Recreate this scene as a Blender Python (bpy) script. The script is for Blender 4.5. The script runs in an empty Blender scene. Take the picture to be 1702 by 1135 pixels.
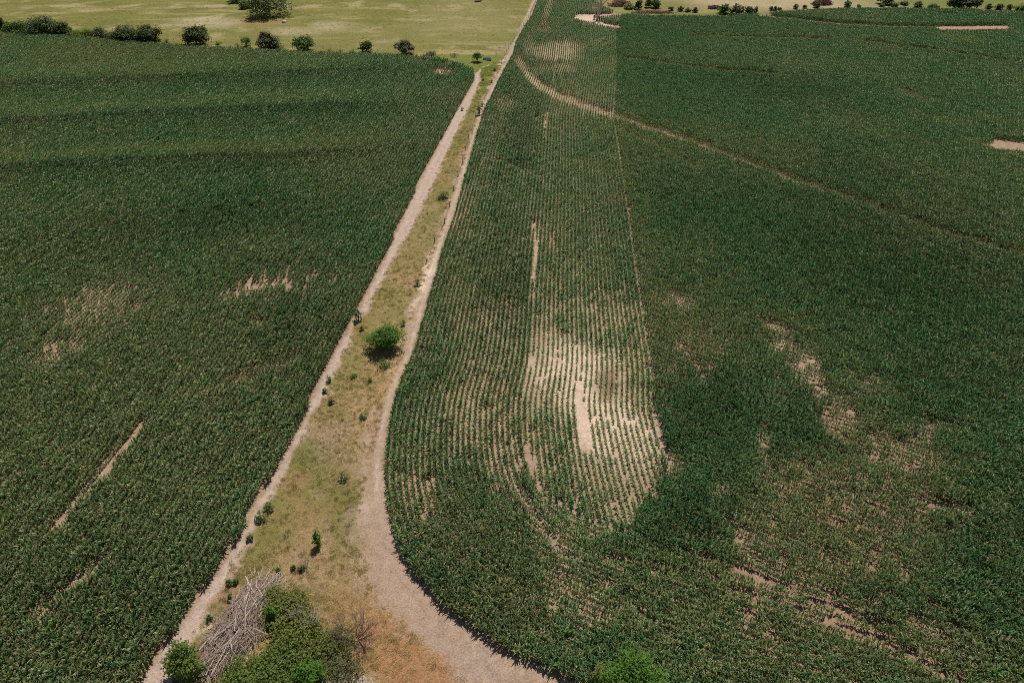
import bpy, math, random
import numpy as np
from mathutils import Vector, noise as mnoise

SC = bpy.context.scene
R = math.radians
rng = np.random.default_rng(7)
random.seed(7)

# ------------------------------------------------------------------ camera, sky, sun, exposure
F, CX, CY = 1150.0, 851.0, 567.5            # focal length and centre in photo pixels
PITCH = R(37.0)
CP, SP = math.cos(PITCH), math.sin(PITCH)
H = 66.8                                     # drone height above the field

cam_d = bpy.data.cameras.new("camera")
cam_d.sensor_width = 36.0
cam_d.lens = F / 1702.0 * 36.0
cam_d.clip_start = 0.5
cam_d.clip_end = 12000
cam = bpy.data.objects.new("camera", cam_d)
cam.location = (0, 0, H)
cam.rotation_euler = (R(90) - PITCH, 0, 0)
SC.collection.objects.link(cam)
SC.camera = cam

SUN_EL, SUN_AZ = 63.0, 20.0                  # elevation; azimuth clockwise from the view direction (+Y)
w = bpy.data.worlds.new("World")
SC.world = w
w.use_nodes = True
nt = w.node_tree
sky = nt.nodes.new("ShaderNodeTexSky")
sky.sky_type = 'NISHITA'
sky.sun_disc = False
sky.sun_elevation = R(SUN_EL)
sky.sun_rotation = R(SUN_AZ)
nt.links.new(sky.outputs[0], nt.nodes["Background"].inputs[0])
nt.nodes["Background"].inputs[1].default_value = 0.05

sun_d = bpy.data.lights.new("sun", 'SUN')
sun_d.energy = 4.3
sun_d.angle = R(0.53)
sun_d.color = (1.0, 0.93, 0.84)
sun = bpy.data.objects.new("sun", sun_d)
sd = Vector((math.cos(R(SUN_EL)) * math.sin(R(SUN_AZ)), math.cos(R(SUN_EL)) * math.cos(R(SUN_AZ)), math.sin(R(SUN_EL))))
sun.rotation_euler = sd.to_track_quat('Z', 'Y').to_euler()
SC.collection.objects.link(sun)

SC.view_settings.view_transform = 'Standard'
SC.view_settings.look = 'None'
SC.view_settings.exposure = 0.0
SC.view_settings.gamma = 1.0
SC.render.engine = 'CYCLES'
SC.cycles.max_bounces = 5
SC.cycles.diffuse_bounces = 3
SC.cycles.glossy_bounces = 2
SC.cycles.transmission_bounces = 3
SC.cycles.transparent_max_bounces = 4
SC.cycles.caustics_reflective = False
SC.cycles.caustics_refractive = False
SC.cycles.filter_width = 0.85
SC.cycles.use_denoising = False

# ------------------------------------------------------------------ survey: ground plane <-> photo
def G(px, py):
    """ground point (z=0) seen at a photo pixel"""
    u, v = (np.asarray(px, float) - CX) / F, (np.asarray(py, float) - CY) / F
    t = H / (SP + v * CP)
    return u * t, (CP - v * SP) * t

def P(x, y):
    """photo pixel of a ground point"""
    zc = np.maximum(np.asarray(y) * CP + H * SP, 3.0)
    yc = np.asarray(y) * SP - H * CP
    return CX + F * np.asarray(x) / zc, CY - F * yc / zc

def S(py):
    """photo pixels per metre at a photo row"""
    return F * (SP + (np.asarray(py, float) - CY) / F * CP) / H

_lat = np.random.default_rng(99).random((256, 256))
def vnoise(x, y, scale, seed=0):
    x = np.asarray(x) / scale + seed * 17.31
    y = np.asarray(y) / scale + seed * 9.77
    xi, yi = np.floor(x).astype(int), np.floor(y).astype(int)
    fx, fy = x - xi, y - yi
    fx, fy = fx * fx * (3 - 2 * fx), fy * fy * (3 - 2 * fy)
    a = _lat[xi % 256, yi % 256]; b = _lat[(xi + 1) % 256, yi % 256]
    c = _lat[xi % 256, (yi + 1) % 256]; d = _lat[(xi + 1) % 256, (yi + 1) % 256]
    return (a * (1 - fx) + b * fx) * (1 - fy) + (c * (1 - fx) + d * fx) * fy
def fbm(x, y, scale, seed=0, oct=3):
    s, a, t = 0, 1.0, 0
    for o in range(oct):
        s = s + a * vnoise(x, y, scale / 2 ** o, seed + o * 3); t += a; a *= 0.55
    return s / t
def sstep(a, b, x):
    t = np.clip((x - a) / (b - a), 0, 1)
    return t * t * (3 - 2 * t)

def ell(px, py, cx, cy, rx, ry, rot=0.0, soft=0.5):
    """soft ellipse: 1 inside, 0 outside"""
    c, s = math.cos(R(rot)), math.sin(R(rot))
    dx, dy = px - cx, py - cy
    q = np.sqrt(((dx * c + dy * s) / rx) ** 2 + ((-dx * s + dy * c) / ry) ** 2)
    return 1 - sstep(1 - soft, 1 + soft, q)
def segd(px, py, pts):
    """distance to a polyline"""
    best = np.full(np.shape(px), 1e9)
    for (x0, y0), (x1, y1) in zip(pts[:-1], pts[1:]):
        dx, dy = x1 - x0, y1 - y0
        t = np.clip(((px - x0) * dx + (py - y0) * dy) / (dx * dx + dy * dy + 1e-9), 0, 1)
        best = np.minimum(best, np.hypot(px - x0 - t * dx, py - y0 - t * dy))
    return best
def line(px, py, pts, wid, soft=0.5):
    return 1 - sstep(wid * (1 - soft), wid * (1 + soft), segd(px, py, pts))

# boundaries surveyed from the photograph, (row -> column) or (column -> row)
LE = np.array([(-40, 905), (0, 893), (30, 880), (60, 858), (98, 836), (112, 800), (122, 789), (135, 790), (150, 782), (190, 757), (300, 700), (380, 663), (440, 636),
               (510, 600), (560, 575), (620, 540), (710, 500), (770, 470), (820, 438), (900, 398), (1000, 330), (1135, 235), (1300, 120), (1600, -90)], float)   # corn edge left of the lane
VL = np.array([(98, 836), (115, 800), (135, 800), (190, 774), (240, 750), (290, 728), (370, 690), (430, 655), (490, 622), (545, 592), (610, 562), (690, 522), (815, 455), (870, 428), (920, 400), (1000, 360),
               (1050, 330), (1135, 290), (1300, 200), (1600, 0)], float)     # verge, left limit
VR = np.array([(98, 832), (115, 828), (140, 812), (200, 789), (280, 763), (360, 737), (430, 712), (470, 697), (520, 680), (590, 662), (640, 640), (720, 618), (790, 598), (850, 590), (950, 598), (1000, 630),
               (1050, 672), (1100, 724), (1135, 770), (1300, 980), (1600, 1300)], float)    # verge, right limit
RE = np.array([(-40, 912), (0, 895), (30, 884), (50, 870), (75, 857), (98, 851), (112, 842), (190, 803), (290, 775), (390, 745), (480, 718), (590, 688), (650, 660), (700, 648),
               (770, 639), (830, 641), (890, 652), (950, 680), (1000, 728), (1055, 793), (1085, 840), (1110, 900), (1135, 950), (1170, 1040), (1220, 1180), (1300, 1420), (1420, 1800)], float)  # corn edge right
TL = np.array([(-600, 10), (-200, 38), (0, 50), (72, 55), (213, 66), (330, 75), (507, 84), (640, 90), (720, 97), (760, 106), (800, 118)], float)   # top of the left field
TR = np.array([(895, -60), (958, -40), (975, -14), (1000, 8), (1030, 20), (1080, 25), (1200, 26), (1225, 24), (1262, 21), (1310, 17), (1390, 12), (1500, 12), (1600, 14), (1702, 19), (2100, 30), (2600, 40)], float)  # top of the right field
def le(py): return np.interp(py, LE[:, 0], LE[:, 1])
def re(py): return np.interp(py, RE[:, 0], RE[:, 1])
def vl(py): return np.interp(py, VL[:, 0], VL[:, 1])
def vr(py): return np.interp(py, VR[:, 0], VR[:, 1])
def tl(px): return np.interp(px, TL[:, 0], TL[:, 1]) + 4.5
def tr(px): return np.interp(px, TR[:, 0], TR[:, 1]) + 5

BARE_PATH = [(957, 33), (985, 41), (1004, 45), (1030, 49)]
def dead_tree_plot(px, py):
    a = line(px, py, [(962, 35), (985, 39), (1000, 42)], 4.5, 0.3)
    b = line(px, py, BARE_PATH, 4, 0.4)
    c = line(px, py, [(962, 29), (1000, 29), (1040, 25), (1060, 23)], 4, 0.4)
    return np.clip(a + b + c, 0, 1)

def terrain(x, y):
    x = np.asarray(x, float); y = np.asarray(y, float)
    px, py = P(x, y)
    lane = sstep(4, 22, np.abs(px - (le(py) + re(py)) / 2) / S(py) - np.abs(re(py) - le(py)) / S(py) / 2)
    z = (fbm(x, y, 70, 5, 2) - 0.5) * 1.1 * lane
    z = z + sstep(330, 900, y) * 18 * (0.6 + fbm(x, y, 420, 8, 2)) + sstep(900, 4000, y) * 60
    # low terrace banks across the left field
    inL = sstep(0, 30, le(py) - px) * sstep(60, 110, py)
    for tb in TERR:
        d = py - np.interp(px, tb[:, 0], tb[:, 1])
        z = z + 0.55 * inL * np.exp(-((d + 8) / 14.0) ** 2)
    return z
TERR = [np.array([(-300, 154), (0, 143), (570, 124), (700, 120)], float),
        np.array([(-300, 222), (0, 207), (380, 188), (600, 179), (740, 176)], float),
        np.array([(-300, 305), (0, 287), (254, 272), (444, 264), (600, 253), (700, 250)], float)]

# ------------------------------------------------------------------ crop condition
def crop_state(x, y, side):
    """bare (0..1 plants missing), pale (0..1 drought-yellowed), lush (-1..1) for points of a field"""
    px, py = P(x, y)
    s = S(py)
    n1 = fbm(x, y, 14, 1); n2 = fbm(x, y, 4.0, 2); n3 = fbm(x, y, 45, 3)
    jx, jy = (fbm(x, y, 3.5, 21) - .5) * 1.6 * s, (fbm(x, y, 3.5, 22) - .5) * 1.0 * s
    qx, qy = px + jx, py + jy
    B = np.zeros(px.shape); Y = np.zeros(px.shape); D = np.zeros(px.shape)
    def b(v): 
        nonlocal B; B = np.maximum(B, v)
    def yl(v):
        nonlocal Y; Y = np.maximum(Y, v)
    if side == 'left':
        Y = 0.16 + 0.75 * np.clip(n3 * 1.5 - 0.55, 0, 1) + 0.4 * (n1 - .5)
        yl(.55 * ell(qx, qy, 250, 560, 260, 90, -10, .8)); yl(.6 * ell(qx, qy, 130, 650, 200, 70, -15, .8))
        yl(.4 * ell(qx, qy, 590, 310, 130, 50, -10, .8)); yl(.45 * ell(qx, qy, 420, 420, 130, 40, -10, .8))
        for i, tb in enumerate(TERR):
            d = py - np.interp(px, tb[:, 0], tb[:, 1])
            on = sstep(760, 500, px)
            D = D + on * (sstep(-2, 2, d) * np.exp(-np.maximum(d, 0) / (11 + 6 * i))) * 1.05
            up = on * np.exp(-((d + 15) / 13.0) ** 2)
            yl(up * (.32 + .1 * i)); D = D - .3 * up
        D = D + 0.7 * ell(qx, qy, 300, 380, 260, 35, -8, .9) + .5 * ell(qx, qy, 500, 560, 90, 90, 0, .9) + .5 * ell(qx, qy, 180, 1020, 200, 120, 0, .9)
        b(.62 * ell(qx, qy, 430, 480, 62, 12, -14)); b(.34 * ell(qx, qy, 160, 515, 120, 40, -20, .8)); b(.3 * ell(qx, qy, 480, 470, 110, 30, -10, .8)); b(.55 * ell(qx, qy, 519, 462, 15, 8)); b(.45 * ell(qx, qy, 175, 508, 60, 17, -28))
        b(.6 * ell(qx, qy, 370, 360, 12, 5)); b(.4 * ell(qx, qy, 428, 355, 18, 5)); b(.5 * ell(qx, qy, 310, 366, 8, 4))
        b(.62 * ell(qx, qy, 735, 124, 20, 7)); b(.5 * line(qx, qy, [(700, 110), (748, 114)], 2)); b(.6 * ell(qx, qy, 557, 124, 4, 4))
        b(.98 * line(px + jx * .5, py + jy * .5, [(243, 702), (200, 752), (150, 815)], 6.5, .5)); b(.5 * line(px, py, [(150, 815), (90, 880)], 8))
        b(.75 * line(qx, qy, [(190, 925), (112, 985), (60, 1030)], 9)); b(.5 * ell(qx, qy, 432, 540, 14, 8))
        b(.40 * ell(qx, qy, 90, 590, 60, 20, -20)); b(.3 * ell(qx, qy, 440, 620, 60, 14, -20))
    elif side == 'block':
        ref = (px - re(py)) / s                                   # metres from the lane edge
        Y = 0.25 + 0.5 * np.clip(n1 * 1.6 - .5, 0, 1)
        hw = headland(px, py)
        second = sstep(17.5, 19, ref) * (1 - hw) * sstep(52, 80, py)
        b((.04 + .06 * second) * sstep(300, 520, py))
        D = D - (.2 + .4 * sstep(430, 560, py)) * second + .5 * ell(qx, qy, 860, 230, 34, 70, 10, .8) + .6 * ell(qx, qy, 840, 470, 45, 80, 5, .9) + .7 * ell(qx, qy, 760, 1000, 110, 90, 40, .9)
        yl(.6 * line(qx, qy, [(838, 175), (810, 280), (770, 410)], 14)); yl(.55 * ell(qx, qy, 800, 640, 90, 60, 0, .8))
        b(.70 * ell(qx, qy, 950, 605, 72, 42, 15)); b(.74 * ell(qx, qy, 985, 650, 56, 66, -10)); b(1.1 * line(px + jx * .4, py, [(962, 640), (963, 665), (966, 700), (976, 752)], 7.5, .4)); b(1.1 * ell(px, py, 960, 576, 9, 5))
        b(.72 * ell(qx, qy, 1035, 725, 66, 44, 25)); b(.62 * ell(qx, qy, 1050, 785, 40, 50, 0)); b(.72 * ell(qx, qy, 905, 568, 32, 20)); b(.66 * ell(qx, qy, 890, 620, 20, 70))
        b(.98 * line(px, py + jy * .5, [(985, 696), (1060, 702)], 3.2)); b(.5 * ell(qx, qy, 1000, 760, 50, 60)); b(.3 * ell(qx, qy, 1010, 520, 60, 40)); b(.5 * ell(qx, qy, 1045, 850, 40, 24))
        b(.36 * ell(qx, qy, 820, 560, 70, 60, 0, .8)); b(.36 * ell(qx, qy, 800, 700, 70, 70, 0, .8)); b(.35 * ell(qx, qy, 690, 820, 40, 60, 0, .8))
        b(1.1 * line(px + jx * .3, py, [(890, 372), (888, 470)], 3.4)); b(1. * line(px, py, [(921, 392), (920, 415)], 3)); b(.85 * line(px + jx * .4, py, [(908, 185), (904, 235)], 1.6)); b(.8 * line(px + jx * .4, py, [(928, 66), (919, 150)], 1.2))
        b(.9 * ell(px, py, 893, 200, 5, 4)); b(.9 * line(px, py, [(884, 545), (885, 620)], 2.5)); b(.95 * line(px + jx * .5, py, [(886, 762), (896, 800), (903, 832)], 4.5)); b(.8 * line(qx, qy, [(858, 800), (880, 850), (910, 890), (955, 935)], 7))
        b(.8 * line(px, py, [(812, 690), (816, 820)], 2.6)); b(.6 * line(qx, qy, [(820, 270), (884, 290)], 4)); b(.5 * ell(qx, qy, 840, 775, 30, 50)); b(.55 * ell(qx, qy, 935, 980, 20, 30))
        b(.62 * ell(qx, qy, 925, 88, 42, 18, 0, .5)); b(.6 * ell(qx, qy, 905, 48, 14, 10)); b(.65 * line(qx, qy, [(915, 2), (908, 25), (903, 40)], 6)); b(.5 * ell(qx, qy, 920, 115, 40, 10)); b(.5 * ell(qx, qy, 880, 75, 12, 18))
        yl(.6 * ell(qx, qy, 960, 160, 40, 20, 20)); b(.5 * ell(qx, qy, 840, 175, 22, 14)); b(.45 * ell(qx, qy, 770, 350, 16, 50, 15)); b(.5 * ell(qx, qy, 690, 870, 14, 14)); b(.5 * ell(qx, qy, 770, 940, 10, 8))
        b(.72 * line(qx, qy, [(862, 104), (880, 130), (897, 146), (930, 163), (1000, 188), (1040, 200)], 7)); yl(.8 * line(qx, qy, [(862, 104), (880, 130), (897, 146), (930, 163), (1000, 188), (1040, 200)], 12))
        b(.6 * line(px, py, [(886, 470), (885, 640)], 2.0))
        yl(.55 * ell(qx, qy, 930, 940, 60, 60, 0, .8)); b(.5 * ell(qx, qy, 985, 1000, 60, 60, 0, .9)); b(.9 * ell(qx, qy, 942, 1068, 10, 7)); b(.9 * ell(qx, qy, 962, 1056, 9, 6)); b(.6 * ell(qx, qy, 968, 1090, 12, 10))
        b(.5 * line(qx, qy, [(985, 930), (1060, 945), (1140, 955)], 4)); yl(.8 * line(qx, qy, [(1000, 935), (1060, 945), (1140, 955)], 6))
        b(.25 * ell(qx, qy, 1200, 1040, 260, 120, 20, .8))
        BR = _right_common(qx, qy, px, py)
        B = np.maximum(B, BR[0] * hw); Y = np.maximum(Y, BR[1] * hw); D = D + BR[2] * hw
    else:
        Y = 0.14 + 0.6 * np.clip(n3 * 1.6 - .62, 0, 1) + .4 * (n1 - .5)
        q = _right_common(qx, qy, px, py)
        b(q[0]); yl(q[1]); D = D + q[2]
    B = np.clip(B * (0.80 + 0.40 * n2), 0, 1)
    return B, np.clip(Y + (n2 - .5) * .25, 0, 1), np.clip(D, -1, 1.5)

def headland(px, py):
    return sstep(-26, 26, px - np.interp(py, [690, 760, 800, 870, 920, 960, 1135], [1092, 1113, 1106, 1050, 985, 930, 930])) * sstep(675, 700, py)
def _right_common(qx, qy, px, py):
    B = np.zeros(px.shape); Y = np.zeros(px.shape); D = np.zeros(px.shape)
    for c in [(1292, 548, 26, 7, 18, .8), (1300, 575, 26, 8, 18, .55), (1110, 513, 22, 5, 8, .65), (1110, 500, 45, 14, 8, .35), (1340, 620, 30, 40, -35, .5), (1390, 690, 34, 50, -35, .42), (1360, 650, 24, 8, 15, .55),
              (1500, 760, 85, 34, 12, .46), (1530, 735, 24, 30, 0, .5), (1480, 775, 60, 10, 18, .55), (1272, 740, 11, 36, 0, .62), (1235, 900, 26, 26, 0, .5), (1255, 935, 26, 8, 30, .66), (1225, 905, 18, 10, 0, .7),
              (1236, 1022, 16, 9, 0, .85), (1496, 958, 15, 9, 0, .85), (1560, 1060, 34, 14, 30, .7), (1545, 1050, 16, 5, 28, .8), (1320, 860, 40, 18, 10, .3), (1560, 845, 55, 14, 8, .5), (1440, 870, 24, 12, 0, .4),
              (1280, 1075, 50, 18, 10, .34), (1330, 1120, 26, 9, 0, .6), (1420, 980, 60, 24, 20, .3), (1190, 820, 18, 26, 0, .35), (1500, 160, 26, 6, 12, .3), (1310, 800, 60, 40, 0, .3), (1120, 780, 14, 26, 0, .5),
              (1400, 820, 120, 60, 10, .30), (1350, 1000, 190, 100, 20, .27), (1460, 880, 130, 90, 10, .26), (1250, 880, 60, 60, 0, .28), (1500, 1060, 140, 60, 15, .27), (1540, 710, 60, 14, 10, .45), (1440, 640, 60, 20, 20, .3), (1150, 600, 60, 60, 0, .3), (1280, 620, 50, 60, 0, .25)]:
        B = np.maximum(B, c[5] * ell(qx, qy, *c[:5]))
    B = np.maximum(B, .92 * line(qx, qy, [(1222, 948), (1262, 962), (1350, 1000), (1420, 1030), (1470, 1048)], 8.0))
    B = np.maximum(B, .92 * line(qx, qy, [(1212, 984), (1290, 1004), (1390, 1045), (1450, 1065), (1560, 1118), (1600, 1140)], 8.5))
    B = np.maximum(B, .7 * line(qx, qy, [(1500, 1038), (1590, 1085)], 4.5)); B = np.maximum(B, .5 * line(qx, qy, [(1250, 975), (1420, 1045)], 4))
    B = np.maximum(B, 1.2 * line(px, py, [(1655, 242), (1720, 250), (1800, 262)], 10, .3)); B = np.maximum(B, 1.2 * line(px, py, [(1562, 49), (1600, 48.5), (1673, 48)], 5.5, .25))
    B = np.maximum(B, .95 * line(px, py, [(1262, 28), (1330, 35), (1400, 42), (1480, 46), (1560, 47)], 3.0, .3)); B = np.maximum(B, .8 * line(px, py, [(1563, 25), (1590, 26)], 1.4))
    B = np.maximum(B, 1. * dead_tree_plot(px, py))
    for pts, bw, yw, bs in [([(1000, 188), (1100, 222), (1200, 258), (1300, 298), (1400, 330), (1500, 368), (1600, 402), (1702, 432), (1900, 490)], 6, 10, .45),
                            ([(1040, 100), (1180, 118), (1290, 128)], 2.2, 4, .5), ([(1150, 62), (1250, 64), (1380, 68)], 1.8, 3.5, .6), ([(1430, 72), (1540, 85), (1690, 108)], 1.8, 3, .7), ([(1000, 205), (1100, 250), (1160, 285)], 3, 6, .2)]:
        B = np.maximum(B, bs * line(qx, qy, pts, bw)); Y = np.maximum(Y, .75 * line(qx, qy, pts, yw))
    Y = np.maximum(Y, .55 * line(qx, qy, [(1012, 190), (1042, 430), (1090, 640)], 50, .9)); B = np.maximum(B, .16 * line(qx, qy, [(1012, 190), (1042, 430), (1090, 640)], 60, .9))
    for c in [(1150, 570, 110, 70, 20, .65), (1300, 560, 90, 50, 20, .55), (1110, 500, 60, 24, 0, .7), (1400, 700, 110, 60, 25, .6), (1400, 900, 230, 150, 15, .6), (1300, 1060, 260, 90, 15, .55), (1560, 830, 120, 60, 0, .55),
              (1590, 68, 40, 6, 8, .75), (1505, 160, 22, 8, 15, .85), (1540, 172, 30, 4, 8, .6), (1560, 205, 60, 8, 12, .55), (1650, 205, 30, 8, 12, .6), (1640, 250, 60, 8, 15, .6), (1150, 430, 60, 60, 0, .4), (1080, 430, 30, 50, 0, .5),
              (1290, 100, 60, 8, 0, .5), (1600, 330, 90, 24, 20, .3), (1340, 180, 90, 20, 10, .3), (1500, 240, 80, 10, 10, .45)]:
        Y = np.maximum(Y, c[5] * ell(qx, qy, *c[:5], .8))
    for c in [(1500, 440, 230, 110, 15, .8), (1280, 340, 140, 50, 15, .4), (1180, 680, 80, 75, 0, .7), (1330, 690, 45, 50, 0, .6), (1600, 600, 130, 110, 0, .5), (1660, 900, 90, 160, 0, .5), (1150, 870, 70, 45, -20, .6), (1300, 150, 120, 22, 8, .5),
              (1450, 300, 160, 30, 15, .5), (1120, 330, 60, 50, 0, .4), (1450, 1005, 60, 30, 20, .6)]:
        D = np.maximum(D, c[5] * ell(qx, qy, *c[:5], .9))
    Y = Y - .45 * D * (D > 0)
    return B, Y, D

# ------------------------------------------------------------------ materials
def mat(name, rough=0.85):
    m = bpy.data.materials.new(name); m.use_nodes = True
    n, l = m.node_tree.nodes, m.node_tree.links
    b = n["Principled BSDF"]; b.inputs["Roughness"].default_value = rough
    b.inputs["Specular IOR Level"].default_value = 0.25
    return m, n, l, b
def N(n, t, **kw):
    x = n.new(t)
    for k, v in kw.items(): setattr(x, k, v)
    return x
def mathn(n, l, op, a, b=None, c=None, clamp=False):
    x = n.new("ShaderNodeMath"); x.operation = op; x.use_clamp = clamp
    for i, v in enumerate((a, b, c)):
        if v is None: continue
        if isinstance(v, (int, float)): x.inputs[i].default_value = v
        else: l.new(v, x.inputs[i])
    return x.outputs[0]
def mixc(n, l, f, a, b, blend='MIX'):
    x = n.new("ShaderNodeMix"); x.data_type = 'RGBA'; x.blend_type = blend
    for i, v in ((0, f), (6, a), (7, b)):
        if isinstance(v, (int, float)): x.inputs[i].default_value = v
        elif isinstance(v, tuple): x.inputs[i].default_value = (*v, 1)
        else: l.new(v, x.inputs[i])
    return x.outputs[2]
def noise_n(n, l, scale, detail=3, rough=.6, vec=None):
    x = n.new("ShaderNodeTexNoise"); x.inputs["Scale"].default_value = scale; x.inputs["Detail"].default_value = detail; x.inputs["Roughness"].default_value = rough
    if vec is None:
        g = n.new("ShaderNodeNewGeometry"); vec = g.outputs["Position"]
    l.new(vec, x.inputs["Vector"])
    return x.outputs["Fac"]

def ground_mat():
    m, n, l, b = mat("ground_material", 0.95)
    b.inputs["Specular IOR Level"].default_value = 0.08
    col = N(n, "ShaderNodeAttribute", attribute_name="col").outputs["Color"]
    tex = N(n, "ShaderNodeAttribute", attribute_name="fibre").outputs["Fac"]
    f1 = noise_n(n, l, 0.9, 4, .65); f2 = noise_n(n, l, 5.0, 3, .7); f3 = noise_n(n, l, 22.0, 2, .7)
    g = n.new("ShaderNodeNewGeometry")
    mp = n.new("ShaderNodeMapping"); l.new(g.outputs["Position"], mp.inputs[0]); mp.inputs["Rotation"].default_value = (0, 0, R(35)); mp.inputs["Scale"].default_value = (1.0, 5.0, 1)
    f4 = noise_n(n, l, 3.2, 3, .7, mp.outputs[0])
    v = mathn(n, l, 'ADD', mathn(n, l, 'MULTIPLY', f1, .5), mathn(n, l, 'MULTIPLY', f2, .75))
    v = mathn(n, l, 'ADD', v, mathn(n, l, 'MULTIPLY', f3, .5))
    v = mathn(n, l, 'ADD', v, mathn(n, l, 'MULTIPLY', mathn(n, l, 'SUBTRACT', f4, .5), mathn(n, l, 'MULTIPLY', tex, 1.6)))
    v = mathn(n, l, 'ADD', mathn(n, l, 'MULTIPLY', mathn(n, l, 'SUBTRACT', v, .875), 1.9), 1.0)
    v = mathn(n, l, 'MAXIMUM', v, .35)
    c = mixc(n, l, 1.0, col, N(n, "ShaderNodeCombineColor").outputs[0], 'MULTIPLY')
    cc = c.node.inputs[7].links[0].from_node
    for i in range(3): l.new(v, cc.inputs[i])
    # hue drift towards pale straw and dark clods
    sp = mathn(n, l, 'MULTIPLY', mathn(n, l, 'GREATER_THAN', f3, .66), mathn(n, l, 'GREATER_THAN', f1, .45))
    c = mixc(n, l, mathn(n, l, 'MULTIPLY', sp, .55), c, (.62, .52, .38))
    l.new(c, b.inputs["Base Color"])
    bp = n.new("ShaderNodeBump"); bp.inputs["Strength"].default_value = .8; bp.inputs["Distance"].default_value = .12
    l.new(mathn(n, l, 'ADD', f2, mathn(n, l, 'MULTIPLY', f3, .5)), bp.inputs["Height"]); l.new(bp.outputs[0], b.inputs["Normal"])
    return m

def leafy(name, dark, light, dry=None, instancer=False, trans=0.25, rough=.5, spec=.35):
    """foliage: colour drifts per leaf; instanced crops also read their own tint"""
    m, n, l, b = mat(name, rough)
    b.inputs["Specular IOR Level"].default_value = spec
    g = n.new("ShaderNodeNewGeometry")
    c = mixc(n, l, g.outputs["Random Per Island"], dark, light)
    if dry is not None:
        lf = N(n, "ShaderNodeAttribute", attribute_name="dry").outputs["Fac"]
        if instancer:
            tint = N(n, "ShaderNodeAttribute", attribute_name="tint", attribute_type='INSTANCER').outputs["Fac"]
            val = N(n, "ShaderNodeAttribute", attribute_name="val", attribute_type='INSTANCER').outputs["Fac"]
            c = mixc(n, l, mathn(n, l, 'MULTIPLY', tint, .85, clamp=True), c, dry[1])
            lf = mathn(n, l, 'MULTIPLY', lf, mathn(n, l, 'ADD', .25, mathn(n, l, 'MULTIPLY', tint, 1.1)), clamp=True)
        c = mixc(n, l, lf, c, dry[0])
        if instancer:
            k = N(n, "ShaderNodeCombineColor")
            for i in range(3): l.new(val, k.inputs[i])
            c = mixc(n, l, 1.0, c, k.outputs[0], 'MULTIPLY')
    l.new(c, b.inputs["Base Color"])
    t = n.new("ShaderNodeBsdfTranslucent"); l.new(mixc(n, l, 1.0, c, (1.0, 1.25, .55), 'MULTIPLY'), t.inputs[0])
    mx = n.new("ShaderNodeMixShader"); mx.inputs[0].default_value = trans
    l.new(b.outputs[0], mx.inputs[1]); l.new(t.outputs[0], mx.inputs[2])
    l.new(mx.outputs[0], n["Material Output"].inputs[0])
    return m
def bark(name, c1, c2, scale=6):
    m, n, l, b = mat(name, .9)
    b.inputs["Specular IOR Level"].default_value = .1
    g = n.new("ShaderNodeNewGeometry")
    c = mixc(n, l, noise_n(n, l, scale, 4, .7), c1, c2)
    c = mixc(n, l, mathn(n, l, 'MULTIPLY', g.outputs["Random Per Island"], .5), c, tuple(v * .45 for v in c1))
    l.new(c, b.inputs["Base Color"])
    return m

M = {}
M['ground'] = ground_mat()
M['corn'] = leafy("corn_leaf_material", (.031, .106, .034), (.118, .268, .090), ((.50, .40, .22), (.215, .215, .075)), True, .30, .42, .40)
M['grass'] = leafy("grass_material", (.15, .15, .045), (.24, .22, .075), ((.48, .36, .19), (.46, .34, .18)), True, .45, .8, .05)
M['leaf_mid'] = leafy("mid_green_leaves", (.085, .135, .024), (.210, .295, .060), trans=.5)
M['leaf_bright'] = leafy("bright_green_leaves", (.065, .150, .016), (.150, .285, .036), trans=.48)
M['leaf_dark'] = leafy("dark_green_leaves", (.060, .086, .024), (.140, .172, .052), trans=.42)
M['leaf_olive'] = leafy("olive_leaves", (.135, .160, .034), (.300, .325, .085), trans=.5)
M['leaf_grey'] = leafy("grey_olive_leaves", (.090, .105, .042), (.185, .195, .085), trans=.38)
M['leaf_cool'] = leafy("blue_green_leaves", (.065, .125, .030), (.150, .235, .066), trans=.44)
M['leaf_red'] = leafy("russet_leaves", (.10, .045, .035), (.19, .10, .075), trans=.1)
M['bark'] = bark("brown_bark", (.10, .075, .055), (.17, .13, .10))
M['bark_pale'] = bark("pale_dead_wood", (.66, .53, .45), (.80, .68, .60))
M['bark_grey'] = bark("grey_dead_wood", (.52, .41, .345), (.68, .56, .48))
M['bark_purple'] = bark("purplish_brush", (.15, .10, .095), (.26, .19, .17))
M['bark_mix'] = bark("mixed_brush", (.34, .25, .205), (.52, .41, .35), 2)
M['wood'] = bark("weathered_post_wood", (.15, .12, .09), (.26, .21, .17), 12)
M['stone'] = bark("pale_stone", (.40, .33, .27), (.55, .48, .41), 2)
def metal(name, c):
    m, n, l, b = mat(name, .45)
    l.new(mixc(n, l, noise_n(n, l, 3, 3), c, tuple(v * .7 for v in c)), b.inputs["Base Color"]); b.inputs["Metallic"].default_value = .4
    return m
M['galv'] = metal("galvanised_metal", (.46, .48, .50))
M['white'] = metal("white_painted_metal", (.66, .62, .58))

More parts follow.
